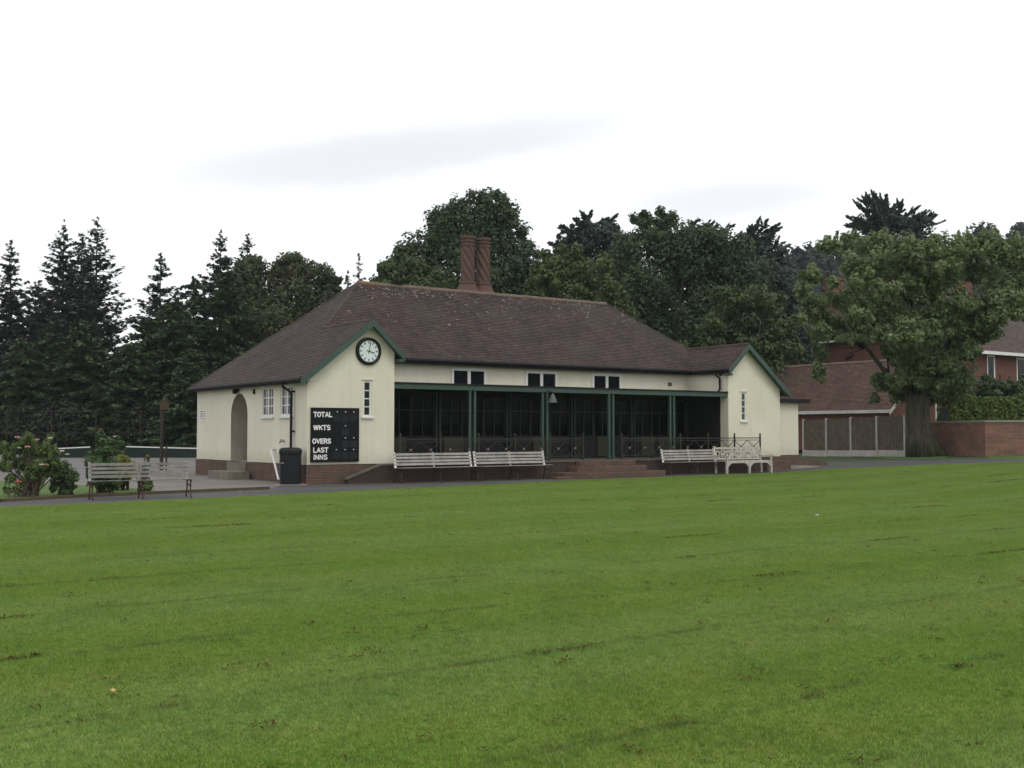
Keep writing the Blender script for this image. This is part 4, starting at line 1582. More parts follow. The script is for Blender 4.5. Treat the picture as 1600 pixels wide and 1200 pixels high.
# wire court fence
cf = thing("court_fence", "tall dark wire fence around the tennis courts", "fence", (-40, 75, 0), 0)
mb = MB()
for z in (.1, 1.5, 2.95):
    mb.bar((0, 0, z), (30, 0, z), .03, .03)
for k in range(150):
    mb.bar((k * .2, 0, .1), (k * .2, 0, 2.95), .006, .006, (0, 1, 0))
mb.build("wire_panel", M['iron'], cf)
for k in range(11):
    mb = MB(); mb.tube([(k * 3, 0, 0), (k * 3, 0, 3.05)], .04, 6)
    mb.build("fence_post", M['iron'], cf)

# ------------------------------------------------------------------ right side: fence, wall, hedge, garage, house
fa = Vector((15.6, 59.6, 0)); fb = Vector((18.48, 52.4, 0))
fdir = (fb - fa).normalized()
ft = thing("panel_fence", "grey brown timber panel fence between pale concrete posts", "fence", (fa.x, fa.y, zt(fa.x)), 0)
nP = 4
plen = (fb - fa).length / nP
for k in range(nP + 1):
    p = fdir * (plen * k)
    z0 = zt(fa.x + p.x) - zt(fa.x)
    mb = MB(); mb.bar((p.x, p.y, z0 - .1), (p.x, p.y, z0 + 1.98), .11, .11, (-fdir.y, fdir.x, 0))
    mb.build("concrete_post", M['concrete_post'], ft)
perp = Vector((-fdir.y, fdir.x, 0))
if perp.x > 0: perp = -perp
for k in range(nP):
    p = fdir * (plen * k + .06); q = fdir * (plen * (k + 1) - .06)
    z0 = zt(fa.x + (p.x + q.x) / 2) - zt(fa.x)
    mb = MB()
    nb = 15
    for j in range(nb):
        a = p.lerp(q, j / nb); b = p.lerp(q, (j + 1.12) / nb if j < nb - 1 else 1)
        o = perp * (.012 if j % 2 else .024)
        zz = z0 + 1.90 + random.uniform(-.01, .01)
        mb.extrude([a + o + Vector((0, 0, z0 + .33)), b + o + Vector((0, 0, z0 + .33)), b + o + Vector((0, 0, zz)), a + o + Vector((0, 0, zz))], perp * .012)
    mb.bar(p + Vector((0, 0, z0 + 1.91)), q + Vector((0, 0, z0 + 1.91)), .05, .025)
    mb.build("fence_panel", M['fence_wood'], ft)
    mb = MB()
    mb.bar(p + Vector((0, 0, z0 + .16)), q + Vector((0, 0, z0 + .16)), .05, .31)
    mb.build("gravel_board", M['concrete_post'], ft)

c0 = G(1540, 713.5)
w0 = Vector((19.9, 53.3, 0))
w1 = Vector((c0.x, c0.y, 0))
w2 = w1 + Vector((9, -1.4, 0))
gw = thing("garden_wall", "red brick garden wall with flat coping behind the big tree", "wall", (w1.x, w1.y, zt(w1.x)), 0)
mb = MB(); cp = MB()
for (p, q) in ((w0, w1), (w1, w2)):
    p = p - w1; q = q - w1
    zb = zt(w1.x)
    d = (q - p).normalized(); nrm = Vector((d.y, -d.x, 0))
    if nrm.y > 0: nrm = -nrm
    e = -nrm * .24
    zp, zq = zt(p.x + w1.x) - zb, zt(q.x + w1.x) - zb
    mb.extrude([p + Vector((0, 0, zp - .2)), q + Vector((0, 0, zq - .2)), q + Vector((0, 0, 1.50)), p + Vector((0, 0, 1.50))], e)
    cp.extrude([p + nrm * .04 + Vector((0, 0, 1.50)), q + nrm * .04 + Vector((0, 0, 1.50)), q + nrm * .04 + Vector((0, 0, 1.585)), p + nrm * .04 + Vector((0, 0, 1.585))], e * 1.3)
mb.build("brickwork", M['brick_wall'], gw)
cp.build("coping", M['concrete'], gw)


# ---- foliage tools
def rand_unit(n):
    v = rng.normal(size=(n, 3))
    return v / np.linalg.norm(v, axis=1, keepdims=True)


def leaf_quads(pos, nrm, ln, wd, axis=None):
    """diamond leaves at pos, facing nrm, long axis random or along axis"""
    n = len(pos)
    nrm = nrm / np.maximum(np.linalg.norm(nrm, axis=1, keepdims=True), 1e-6)
    if axis is None:
        axis = rand_unit(n)
    a = axis - nrm * np.sum(axis * nrm, 1, keepdims=True)
    a /= np.maximum(np.linalg.norm(a, axis=1, keepdims=True), 1e-6)
    b = np.cross(nrm, a)
    ln = np.asarray(ln).reshape(-1, 1); wd = np.asarray(wd).reshape(-1, 1)
    k = rng.uniform(-.25, .25, (n, 1))
    V = np.stack([pos - a * ln, pos - b * wd + a * ln * k, pos + a * ln, pos + b * wd + a * ln * k], 1)
    return V


def blob_leaves(c, r, n, size, sub=26, hollow=.45, up=.25, srel=.46):
    """leaf clumps spread over an ellipsoid"""
    c = np.array(c); r = np.array(r)
    d = rand_unit(sub)
    rad = rng.uniform(hollow, .95, (sub, 1))
    cc = d * rad
    per = max(3, n // sub)
    idx = np.repeat(np.arange(sub), per)
    m = len(idx)
    sr = rng.uniform(.6, 1.25, (sub, 1)) * srel
    dd = rand_unit(m)
    rr = rng.uniform(.25, 1.0, (m, 1)) ** .6
    p = cc[idx] + dd * rr * sr[idx]
    rs = (r.min() * .6 + r.mean() * .4)
    pos = c + cc[idx] * r + dd * rr * sr[idx] * rs
    nrm = dd * .7 + rand_unit(m) * .6 + np.array([0, 0, up]) + cc[idx] * .3
    s = size * rng.uniform(.6, 1.4, m)
    return leaf_quads(pos, nrm, s, s * rng.uniform(.45, .75, m))


def px_blob(b, D):
    """(px,py,rx,ry[,dy]) -> centre, radii in metres"""
    dy = b[4] if len(b) > 4 else random.uniform(-.5, .5) * b[2] * D / F
    Db = D + dy
    c = W(b[0], b[1], Db)
    k = Db / F
    return (c.x, c.y, c.z), (b[2] * k, b[2] * k * .9, b[3] * k)


def root_at(name, label, cat, x, y, group=None):
    return thing(name, label, cat, (x, y, zt(x)), 0, group)


def local(V, root):
    return V - np.array(root.location)


TREES = "trees behind the pavilion and courts"


def broad_tree(name, label, D, trunk_px, blobs, mat, dens=9.0, size=.14, trunk_r=.35, group=TREES, extra=None, bark='bark'):
    """blobs in photo pixels at distance D"""
    tx = (trunk_px - 800) / F * D
    t = root_at(name, label, "tree", tx, D, group)
    Vs = []
    ctrs = []
    for b in blobs:
        c, r = px_blob(b, D)
        ctrs.append((c, r))
        area = 4 * PI * ((r[0] * r[2]) ** 1.0)
        n = int(area * dens / (size * size) * .17)
        sub = int(max(10, min(60, area * 1.1)))
        Vs.append(blob_leaves(c, r, n, size, sub))
    if extra is not None: Vs += extra
    V = np.concatenate(Vs)
    quad_mesh("crown", local(V, t), mat, t)
    mb = MB()
    lo = Vector((0, 0, -.1))
    topc = max(ctrs, key=lambda q: q[0][2])[0]
    base_loc = Vector(t.location)
    top = Vector(topc) - base_loc
    fork = Vector((top.x * .15, top.y * .15, max(1.5, top.z * .38)))
    mb.tube([lo, Vector((0, 0, .4)), fork * .6 + Vector((.05, 0, 0)), fork], [trunk_r * 1.5, trunk_r * 1.05, trunk_r * .9, trunk_r * .75], 10)
    for (c, r) in ctrs:
        e = Vector(c) - base_loc
        if e.z < fork.z * .8: continue
        midp = fork.lerp(e, .5) + Vector((random.uniform(-.3, .3), random.uniform(-.3, .3), -.25))
        mb.tube([fork - Vector((0, 0, .3)), midp, e], [trunk_r * .5, trunk_r * .28, trunk_r * .08], 6)
    mb.build("trunk", M[bark], t, smooth=True)
    return t


def conifer_leaves(h, Rb, z0=0.0, levels=34, dens=1.0, droop=.25, up=.15, per=7, card=.34, power=.85, wide=.6):
    """layered branch sprays; apex at h, base radius Rb"""
    pos, nrm, axs, ln, wd = [], [], [], [], []
    segs = []
    for i in range(levels):
        f = (i + rng.random()) / levels
        z = z0 + (h - z0) * f
        Lmax = Rb * (1 - f) ** power + .12
        nb = int(per * (0.6 + .6 * (1 - f))) + 1
        a0 = rng.random() * 6.28
        for k in range(nb):
            if rng.random() < .12: continue
            a = a0 + 6.283 * k / nb + rng.normal(0, .25)
            Ln = Lmax * rng.uniform(.55, 1.12)
            d = np.array([math.cos(a), math.sin(a), 0])
            side = np.array([-d[1], d[0], 0])
            zz = z + rng.normal(0, .22)
            m = max(3, int(Ln * 5.0 * dens))
            tt = rng.uniform(.12, 1.0, m)
            tt = np.append(tt, 1.0)
            segs.append((zz, a, Ln))
            for t_ in tt:
                base = d * (Ln * t_) + np.array([0, 0, zz + Ln * (up * t_ ** 2 - droop * t_ + .0)])
                wmax = .34 * Ln * (1 - t_ * .75) * wide
                nn = 3 if t_ < .97 else 2
                for _ in range(nn):
                    off = side * rng.normal(0, wmax * .6) + np.array([0, 0, rng.normal(-.04, .06)])
                    pos.append(base + off)
                    ax = d * rng.uniform(.5, 1) + side * rng.normal(0, .6) + np.array([0, 0, rng.uniform(-.5, .25)])
                    axs.append(ax)
                    nrm.append(np.array([rng.normal(0, .5), rng.normal(0, .5), 1.0]))
                    s = card * rng.uniform(.6, 1.3) * (.55 + .45 * min(1, Ln / 1.6))
                    ln.append(s); wd.append(s * rng.uniform(.28, .5))
    V = leaf_quads(np.array(pos), np.array(nrm), np.array(ln), np.array(wd), np.array(axs))
    return V, segs


def conifer(name, label, D, apex, hw, mat, base_py=690, group=TREES, **kw):
    a = W(apex[0], apex[1], D)
    t = root_at(name, label, "tree", a.x, D, group)
    h = a.z - zt(a.x)
    V, segs = conifer_leaves(h, hw * D / F, **kw)
    quad_mesh("crown", V, L[mat], t)
    mb = MB()
    mb.tube([(0, 0, -.1), (0, 0, h * .3), (0, 0, h * .7), (0, 0, h * .99)], [.016 * h, .011 * h, .005 * h, .01], 8)
    for (z, an, ln) in segs[::1]:
        dr = kw.get('droop', .25); up = kw.get('up', .15)
        p1 = (math.cos(an) * ln * .5, math.sin(an) * ln * .5, z + ln * (up * .25 - dr * .5))
        p2 = (math.cos(an) * ln * .95, math.sin(an) * ln * .95, z + ln * (up * .9 - dr * .95))
        mb.tube([(0, 0, z), p1, p2], [.03, .018, .005], 4, False)
    mb.build("trunk", M['bark_dark'], t)
    return t


def plume(p, q, r0, n, size):
    """tapered spray of foliage from p to q"""
    p = np.array(p); q = np.array(q)
    t = rng.random(n) ** .8
    d = (q - p) / np.linalg.norm(q - p)
    rad = r0 * (1 - t) ** .7 + .05
    pos = p + (q - p) * t[:, None] + rand_unit(n) * (rad * rng.random(n) ** .5)[:, None]
    pos[:, 2] -= (t * (1 - t)) * .25 * np.linalg.norm(q - p)
    ax = d + rand_unit(n) * .45
    s = size * rng.uniform(.6, 1.3, n)
    return leaf_quads(pos, rand_unit(n) + np.array([0, 0, .4]), s, s * .4, ax)


def px_plumes(lst, D, r_px=5, n=150, size=.28):
    out = []
    for (x0, y0, x1, y1) in lst:
        a = W(x0, y0, D + random.uniform(-1.5, 1.5)); b = W(x1, y1, D + random.uniform(-1.5, 1.5))
        k = r_px * D / F
        ln = (b - a).length
        b = a + (b - a) * random.uniform(.85, 1.05)
        out.append(plume(a, b, k * .55, int(n * .8), .15))
        for _ in range(8):                                   # side sprays
            t = random.uniform(.15, .8)
            p = a.lerp(b, t)
            dv = (b - a).normalized() + Vector((random.gauss(0, .45), random.gauss(0, .45), random.gauss(.05, .3)))
            out.append(plume(p, p + dv.normalized() * ln * random.uniform(.15, .38) * (1.1 - t * .5), k * .4, int(n * .3), .13))
    return out


# ---- left: tall firs behind the courts
SPR = dict(levels=56, dens=1.9, droop=.22, up=.40, per=8, card=.23, power=.85, wide=.62)
conifer("fir_tree", "sparse pointed fir at the left edge of the treeline", 92, (18, 378), 92, 'spruce', **SPR)
conifer("fir_tree", "tall pointed fir with bare upper trunk left of the tallest fir", 93, (100, 352), 122, 'spruce', **SPR)
conifer("fir_tree", "tallest dense pointed fir on the left side", 90, (152, 344), 128, 'spruce', **{**SPR, 'dens': 1.25, 'per': 8})
conifer("fir_tree", "slim fir top squeezed between the two tallest left firs", 96, (128, 362), 96, 'spruce', **SPR)
conifer("fir_tree", "short pale fir standing low between the leftmost firs", 98, (60, 438), 110, 'spruce', **SPR)
conifer("fir_tree", "lone narrow fir standing in the gap right of the tallest fir", 92, (251, 398), 98, 'spruce', **SPR)
conifer("fir_tree", "thin fir spire rising above the bronze beech, left of two", 94, (345, 364), 118, 'spruce', **SPR)
conifer("fir_tree", "thin fir spire rising above the bronze beech, right of two", 96, (387, 366), 104, 'spruce', **SPR)
conifer("fir_tree", "fir cut off by the left edge of the photo", 95, (-35, 410), 95, 'spruce', **SPR)
conifer("fir_tree", "small wispy fir peeking over the left end of the roof ridge", 88, (561, 404), 40, 'spruce', **{**SPR, 'per': 5})
conifer("fir_tree", "smallest wispy fir top beside the left roof hip", 90, (543, 425), 40, 'spruce', **{**SPR, 'per': 5})
# dense drooping evergreens in front
YW = dict(levels=34, dens=2.0, droop=.42, up=.16, per=10, card=.26, power=.55)
conifer("yew_tree", "broad drooping dark evergreen at far left behind the courts", 80, (35, 532), 108, 'yew', **YW)
conifer("yew_tree", "broad drooping dark evergreen below the tallest fir", 81, (128, 505), 112, 'yew', **YW)
conifer("yew_tree", "drooping dark evergreen left of the narrow lone fir", 79, (205, 528), 100, 'yew', **YW)
conifer("yew_tree", "tall drooping dark evergreen near the pavilion side roof", 82, (278, 455), 104, 'yew', **YW)
conifer("yew_tree", "dark evergreen mass rising over the left roof slope", 84, (355, 418), 108, 'yew', **{**YW, 'levels': 36})
conifer("yew_tree", "bushy dark evergreen filling the gap under the lone fir", 86, (238, 488), 92, 'yew', **YW)
conifer("yew_tree", "bushy dark evergreen between the two left fir groups", 87, (75, 508), 84, 'yew', **YW)
conifer("yew_tree", "dark evergreen directly left of the thin fir spires", 88, (303, 432), 96, 'yew', **YW)
conifer("yew_tree", "low dark evergreen just beyond the left eave corner", 76, (300, 545), 80, 'yew', **YW)
broad_tree("beech_tree", "bronze green beech with rounded crown over the left roof slope", 90, 450,
           [(415, 425, 30, 22), (452, 422, 36, 22), (497, 432, 28, 20), (470, 465, 60, 42), (410, 470, 45, 40), (517, 452, 18, 26), (435, 520, 80, 50), (500, 490, 40, 40), (395, 560, 70, 50), (380, 432, 26, 20), (395, 418, 24, 18), (470, 415, 30, 18), (520, 440, 16, 20)], L['beech'])
# dark hedge behind the courts


def hedge_mass(name, label, px_list, D, mat, h_px=None, size=.13, cat="hedge"):
    c0_ = W(px_list[len(px_list) // 2][0], 690, D)
    t = root_at(name, label, cat, c0_.x, D)
    Vs = []
    for b in px_list:
        c, r = px_blob(b, D)
        area = 4 * PI * r[0] * r[2]
        Vs.append(blob_leaves(c, r, int(area * 11 / (size * size) * .17), size, int(max(12, area * 2.0))))
    quad_mesh("foliage", local(np.concatenate(Vs), t), mat, t)
    mb = MB()
    for b in px_list:
        c, r = px_blob((*b[:4], 0), D)
        mb.tube([(c[0] - t.location.x, 0, 0), (c[0] - t.location.x + .1, 0, max(.4, c[2]))], [.12, .05], 6)
    mb.build("stems", M['bark'], t)
    return t


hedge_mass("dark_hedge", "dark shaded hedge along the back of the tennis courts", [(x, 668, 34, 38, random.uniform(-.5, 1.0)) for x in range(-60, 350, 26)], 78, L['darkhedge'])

# ---- behind the pavilion
broad_tree("oak_tree", "big dark domed tree rising behind the twisted chimneys", 78, 742,
           [(742, 322, 44, 22), (700, 342, 30, 24), (783, 338, 34, 26), (735, 352, 62, 34), (808, 378, 28, 36), (668, 385, 44, 26), (640, 392, 24, 18), (720, 400, 60, 36), (790, 410, 50, 40),
            (660, 425, 40, 26), (828, 425, 26, 40), (740, 450, 70, 40), (625, 412, 26, 18), (612, 438, 26, 22), (700, 372, 40, 26), (765, 365, 44, 30), (690, 345, 26, 20), (848, 448, 24, 30), (800, 455, 40, 40), (770, 315, 30, 18)], L['oakdark'], dens=7.0, size=.13)
broad_tree("olive_green_tree", "low olive green tree peeking over the left part of the ridge", 70, 640,
           [(612, 428, 26, 20), (648, 430, 36, 24), (600, 455, 30, 20), (690, 440, 36, 24), (640, 470, 50, 30), (592, 438, 16, 16), (675, 460, 50, 30)], L['mid'])
ext = px_plumes([(915, 352, 926, 326), (905, 350, 896, 340), (905, 365, 872, 352), (900, 372, 868, 383), (890, 385, 850, 378), (930, 352, 952, 340), (940, 352, 968, 334), (915, 345, 912, 330), (885, 398, 855, 400), (920, 350, 900, 346)], 90, 5, 130)
broad_tree("cypress_tree", "ragged dark cypress with flat branch tips left of the big round tree", 90, 925,
           [(920, 358, 26, 16), (905, 385, 30, 18), (945, 378, 34, 26), (895, 410, 30, 20), (930, 420, 40, 30), (885, 385, 20, 14), (870, 410, 24, 18), (955, 395, 24, 22), (925, 375, 34, 22), (882, 372, 18, 12), (905, 362, 22, 14), (948, 362, 22, 16), (965, 375, 20, 20)], L['cypress'], dens=8.0, extra=ext)
broad_tree("olive_green_tree", "yellowish olive tree directly right of the big domed tree", 72, 890,
           [(880, 415, 36, 22), (862, 445, 28, 24), (925, 420, 40, 26), (945, 452, 34, 26), (898, 462, 60, 28), (850, 470, 30, 30), (960, 480, 40, 30), (838, 440, 22, 22), (900, 435, 40, 24), (905, 490, 70, 30), (872, 430, 34, 24), (862, 405, 22, 18), (850, 422, 20, 18), (888, 392, 24, 18)], L['olive'], dens=6.5, size=.13)
broad_tree("oak_tree", "largest round dark green tree right of centre over the roof", 80, 1050,
           [(1002, 344, 22, 16), (1038, 340, 24, 16), (1022, 362, 40, 22), (1080, 372, 50, 26), (985, 392, 40, 30), (1060, 402, 66, 38), (1128, 398, 44, 28), (1010, 445, 56, 46), (1090, 450, 70, 46), (1150, 425, 40, 34),
            (1040, 520, 90, 56), (985, 500, 50, 50), (1110, 520, 60, 50), (965, 430, 36, 40), (1100, 380, 50, 26), (1150, 395, 36, 24), (1170, 440, 40, 36)], L['oakdark'], dens=8.5, size=.13, trunk_r=.5)
broad_tree("lime_tree", "mid green layered tree just above the right gable roof", 72, 1180,
           [(1190, 470, 44, 22), (1150, 462, 40, 22), (1208, 512, 40, 28), (1140, 505, 50, 28), (1180, 545, 60, 30), (1110, 548, 50, 26), (1235, 550, 20, 36), (1200, 600, 60, 44)], L['mid'], dens=8.0, size=.13)
ext = px_plumes([(1172, 372, 1189, 336), (1180, 368, 1200, 342), (1188, 366, 1222, 348), (1195, 372, 1225, 352), (1165, 372, 1176, 352), (1205, 385, 1224, 384), (1160, 376, 1158, 360), (1200, 370, 1212, 358)], 88, 5, 150)
broad_tree("cypress_tree", "dark leaning cypress with swept spikes on its top left of the roof gap", 88, 1215,
           [(1182, 378, 30, 18), (1198, 400, 30, 30), (1205, 440, 36, 46), (1222, 490, 34, 50), (1240, 550, 34, 60), (1225, 610, 46, 50)], L['cypress'], dens=9.0, extra=ext)
ext = px_plumes([(1072, 365, 1093, 338), (1088, 366, 1110, 344), (1100, 368, 1127, 348), (1110, 370, 1150, 349), (1120, 372, 1142, 358), (1080, 362, 1080, 342), (1095, 362, 1118, 345)], 97, 4, 130)
broad_tree("cypress_tree", "row of wind swept cypress spikes behind the round dark tree", 97, 1105,
           [(1095, 378, 30, 14), (1125, 380, 26, 14), (1100, 410, 50, 30)], L['cypress'], dens=8.0, extra=ext)
tips = [(1360, 294), (1344, 302), (1340, 316), (1375, 303), (1386, 304), (1413, 307), (1411, 320), (1397, 318), (1436, 322), (1455, 327), (1469, 334), (1478, 344), (1322, 338), (1328, 350), (1316, 352), (1350, 296), (1446, 330), (1425, 330), (1368, 300)]
ext = []
for (x, y) in tips:
    bx_ = 1388 + (x - 1392) * .25; by_ = 352 + (y - 330) * .15
    ext += px_plumes([(bx_, by_, x, y)], 98, 6.5, 260)
broad_tree("cypress_tree", "fan shaped dark cypress rising above the big tree at right", 98, 1395,
           [(1385, 346, 34, 16), (1420, 352, 42, 15), (1360, 350, 26, 14), (1400, 376, 66, 22), (1390, 410, 60, 30)], L['cypress'], dens=9.0, extra=ext)

# far wooded hill
hill_pts = [(1100, 440), (1180, 425), (1225, 408), (1262, 400), (1300, 402), (1400, 392), (1500, 380), (1560, 370), (1600, 366), (1700, 350), (1900, 340), (2200, 350)]
HD = 260
mb = MB()
top = [W(x, y + 8, HD) for x, y in hill_pts]
for p, q in zip(top[:-1], top[1:]):
    a = Vector((p.x * .78, HD * .72, zt(60))); b = Vector((q.x * .78, HD * .72, zt(60)))
    mb.poly([a, b, q, p])
    mb.poly([p, q, Vector((q.x, HD + 160, q.z * .9)), Vector((p.x, HD + 160, p.z * .9))])
hl = mb.build("hill", M['rough_grass'])
hl['kind'] = 'structure'
Vs = []
for k in range(150):
    i = random.randrange(len(hill_pts) - 1)
    f = random.random()
    x = hill_pts[i][0] + (hill_pts[i + 1][0] - hill_pts[i][0]) * f
    y = hill_pts[i][1] + (hill_pts[i + 1][1] - hill_pts[i][1]) * f
    dn = random.random() ** 1.5
    a = W(x, y, HD); b = Vector((a.x * .78, HD * .72, zt(60)))
    p = Vector(a).lerp(b, dn * .8)
    rr = random.uniform(2.2, 4.5)
    Vs.append(blob_leaves((p.x, p.y, p.z + rr * .2), (rr, rr, rr * .9), 420, .55, 14))
fw = quad_mesh("far_wood", np.concatenate(Vs), L['far'])
tag(fw, "dark distant wood covering the hill on the right", "wood", kind="stuff")

# understory between garage and pavilion
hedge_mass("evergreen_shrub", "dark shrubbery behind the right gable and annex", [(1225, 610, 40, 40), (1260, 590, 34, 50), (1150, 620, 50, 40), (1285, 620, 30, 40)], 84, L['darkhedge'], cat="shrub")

# ---- big foreground tree at right
TD = 51.6
tp = W(1443, 713, TD)
bt = root_at("ash_tree", "large light green tree with thick trunk standing by the brick wall", "tree", tp.x, TD)
crown_b = [(1298, 382, 20, 16), (1330, 380, 28, 20), (1375, 386, 36, 24), (1425, 392, 40, 26), (1475, 392, 40, 24), (1520, 385, 36, 22), (1565, 388, 36, 26), (1610, 400, 40, 34), (1660, 430, 40, 40),
           (1268, 432, 20, 24), (1345, 415, 36, 24), (1400, 420, 36, 20), (1455, 440, 40, 30), (1520, 420, 40, 24), (1570, 440, 40, 34), (1620, 460, 40, 40),
           (1272, 480, 22, 30), (1340, 470, 36, 28), (1300, 510, 26, 28), (1430, 470, 40, 26), (1385, 490, 36, 26), (1480, 500, 44, 30), (1545, 490, 36, 28), (1590, 480, 30, 26),
           (1283, 550, 14, 26), (1340, 512, 36, 18), (1420, 520, 44, 28), (1470, 540, 44, 30), (1515, 520, 30, 22), (1440, 575, 40, 28), (1490, 580, 30, 28), (1376, 592, 15, 22), (1395, 560, 14, 20), (1410, 610, 26, 24), (1470, 612, 36, 24), (1500, 600, 22, 22), (1368, 622, 10, 10), (1300, 440, 14, 14)]
front_b = [(1392, 545, 24, 18), (1365, 520, 24, 14), (1345, 492, 28, 16), (1480, 565, 30, 20), (1512, 550, 26, 18), (1540, 520, 28, 18), (1452, 600, 30, 20), (1402, 590, 18, 20), (1330, 528, 22, 12), (1425, 560, 26, 20), (1460, 520, 30, 20), (1428, 500, 30, 18), (1380, 455, 30, 18), (1500, 470, 36, 20), (1560, 470, 30, 24), (1310, 470, 24, 18), (1282, 520, 20, 20), (1278, 580, 14, 20), (1470, 420, 34, 18), (1420, 440, 34, 18), (1350, 440, 28, 16), (1250, 455, 12, 14), (1600, 440, 30, 30), (1255, 500, 10, 14)]
Vs = []
ends = []
for b in crown_b + front_b:
    dy = random.uniform(-3.2, 3.2) * (1 if b[1] < 560 else .35)
    if b in front_b: dy = random.uniform(-3.8, -1.8) * (1 if b[1] < 560 else .55)
    c, r = px_blob((*b, dy), TD)
    ends.append(Vector(c))
    area = 4 * PI * r[0] * r[2]
    size = .085
    n = int(area * 11 / (size * size) * .17)
    Vs.append(blob_leaves(c, r, n, size, int(max(14, area * 4.0)), .3, .2, .42))
# twigs sticking out of the top
for (x, y) in [(1305, 362), (1340, 358), (1500, 362), (1515, 356), (1552, 354), (1562, 360), (1590, 362), (1460, 366), (1286, 372)]:
    a = W(x, y + 26, TD); b_ = W(x + random.uniform(-4, 4), y, TD)
    Vs.append(plume(a, b_, .22, 60, .12))
quad_mesh("crown", local(np.concatenate(Vs), bt), L['ash'], bt)
base = Vector(bt.location)
mb = MB()


def S(px, py, dy=0): return W(px, py, TD + dy) - base


mb.tube([S(1444, 716), S(1443, 706), S(1438, 690), S(1435, 665), S(1434, 640), S(1434, 618)], [.72, .63, .56, .52, .52, .58], 16)
for k in range(9):                                  # root flare
    a = k * 2 * PI / 9 + .1
    e_ = .95 if math.cos(a) > .5 else .62
    mb.tube([S(1438, 668) + Vector((math.cos(a) * .30, math.sin(a) * .30, 0)), S(1441, 696) + Vector((math.cos(a) * .46, math.sin(a) * .45, 0)), S(1444, 716) + Vector((math.cos(a) * e_, math.sin(a) * e_, -.06))], [.26, .28, .22], 8)
limbs = [((1434, 625), (1400, 560), (1350, 480), .28), ((1434, 625), (1430, 540), (1420, 420), .34), ((1438, 628), (1470, 560), (1530, 450), .28), ((1432, 630), (1390, 590), (1310, 500), .18), ((1436, 620), (1450, 520), (1470, 400), .3)]
mids = []
for (a, b, c, r) in limbs:
    p, q, e = S(*a), S(*b, random.uniform(-1, 1)), S(*c, random.uniform(-2, 2))
    mb.tube([p, p.lerp(q, .5) + Vector((.1, 0, .1)), q, q.lerp(e, .5) + Vector((0, 0, .2)), e], [r, r * .85, r * .65, r * .4, r * .15], 8)
    mids += [(q, r * .45), (q.lerp(e, .5), r * .3)]
for e in ends:
    e = e - base
    q, r = min(mids, key=lambda m: (m[0] - e).length)
    if (q - e).length < 5.5:
        mb.tube([q, q.lerp(e, .5) + Vector((random.uniform(-.2, .2), random.uniform(-.2, .2), .15)), e], [r * .6, r * .35, .015], 5)
mb.build("trunk", M['bark_oak'], bt, smooth=True)

# ---- clipped hedge above the wall
hg = thing("clipped_hedge", "clipped yellow green hedge behind the brick wall", "hedge", (24.5, 54.0, zt(24.5)), 0)
n = 26000
hx = rng.uniform(-3.6, 7.5, n); hy = rng.uniform(-.8, .8, n)
htop = 2.56 + .05 * hx + .10 * np.sin(hx * 1.7) + .06 * np.sin(hx * 4.1)
face_ = rng.random(n)
hzv = np.where(face_ < .45, htop + rng.normal(0, .05, n), htop * rng.random(n))
hy = np.where(face_ < .45, hy, np.where(face_ < .85, -.8 + rng.normal(0, .09, n), .8 + rng.normal(0, .09, n)))
nr = np.stack([rng.normal(0, .5, n), np.where(face_ < .45, rng.normal(0, .5, n), np.sign(hy) * .8 + rng.normal(0, .4, n)), np.where(face_ < .45, 1.0, .3 + rng.normal(0, .4, n))], 1)
quad_mesh("foliage", leaf_quads(np.stack([hx, hy, hzv], 1), nr, rng.uniform(.06, .13, n), rng.uniform(.04, .08, n)), L['hedge'], hg)
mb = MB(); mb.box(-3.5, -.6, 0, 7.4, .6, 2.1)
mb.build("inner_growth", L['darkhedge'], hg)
hedge_mass("dark_hedge", "dark tall hedge in front of the brick house windows", [(x, 612 + random.uniform(-4, 4), 22, 20, random.uniform(-.6, .6)) for x in range(1545, 1680, 15)] + [(1530, 622, 16, 14, 0), (1560, 630, 26, 18, 0), (1600, 630, 26, 18, 0), (1640, 630, 26, 18, 0)], 60, L['yew'], size=.10)

# ---- garage
gl0 = W(1386, 640, 61.0)
gar = thing("garage", "long low brick outbuilding with brown tiled roof behind the fence", "outbuilding", (gl0.x, gl0.y, zt(gl0.x)), A35)
gz = 2.8 - zt(gl0.x)
GW, GLn, GR = 7.0, 22.0, 5.72 - zt(gl0.x)
mb = MB()
mb.wall(.15, GW - .15, 0, gz, [], .1)
mb.poly([(.15, 0, gz), (GW - .15, 0, gz), (GW / 2, 0, GR - .08)])
mb.M = RotM(.15, GLn, -90); mb.wall(0, GLn, 0, gz, [], .1)
mb.M = RotM(GW - .15, 0, 90); mb.wall(0, GLn, 0, gz, [], .1)
mb.build("wall", M['brick_red'], gar)
mb = MB()
roof_plane(mb, [(-.15, -.3, gz - .05), (GW / 2, -.3, GR), (GW / 2, GLn, GR), (-.15, GLn, gz - .05)], .12, .022)
roof_plane(mb, [(GW + .15, -.3, gz - .05), (GW / 2, -.3, GR), (GW / 2, GLn, GR), (GW + .15, GLn, gz - .05)], .12, .022)
gr = mb.build("roof", M['tiles_red'], gar)
ridge_tiles(gr, (GW / 2, -.3, GR - .02), (GW / 2, GLn, GR - .02), M['ridge'])
mb = MB()
mb.box(-.24, -.3, gz - .21, -.15, GLn, gz - .03)
mb.build("fascia", M['trim'], gar)
for s in (0, 1):
    p = Vector((-.2, -.3, gz - .10)) if s == 0 else Vector((GW + .2, -.3, gz - .10))
    q = Vector((GW / 2, -.3, GR - .02))
    mb = MB(); mb.extrude([p + Vector((0, 0, -.2)), q + Vector((0, 0, -.2)), q, p], (0, -.05, 0))
    mb.build("bargeboard", M['trim'], gar)
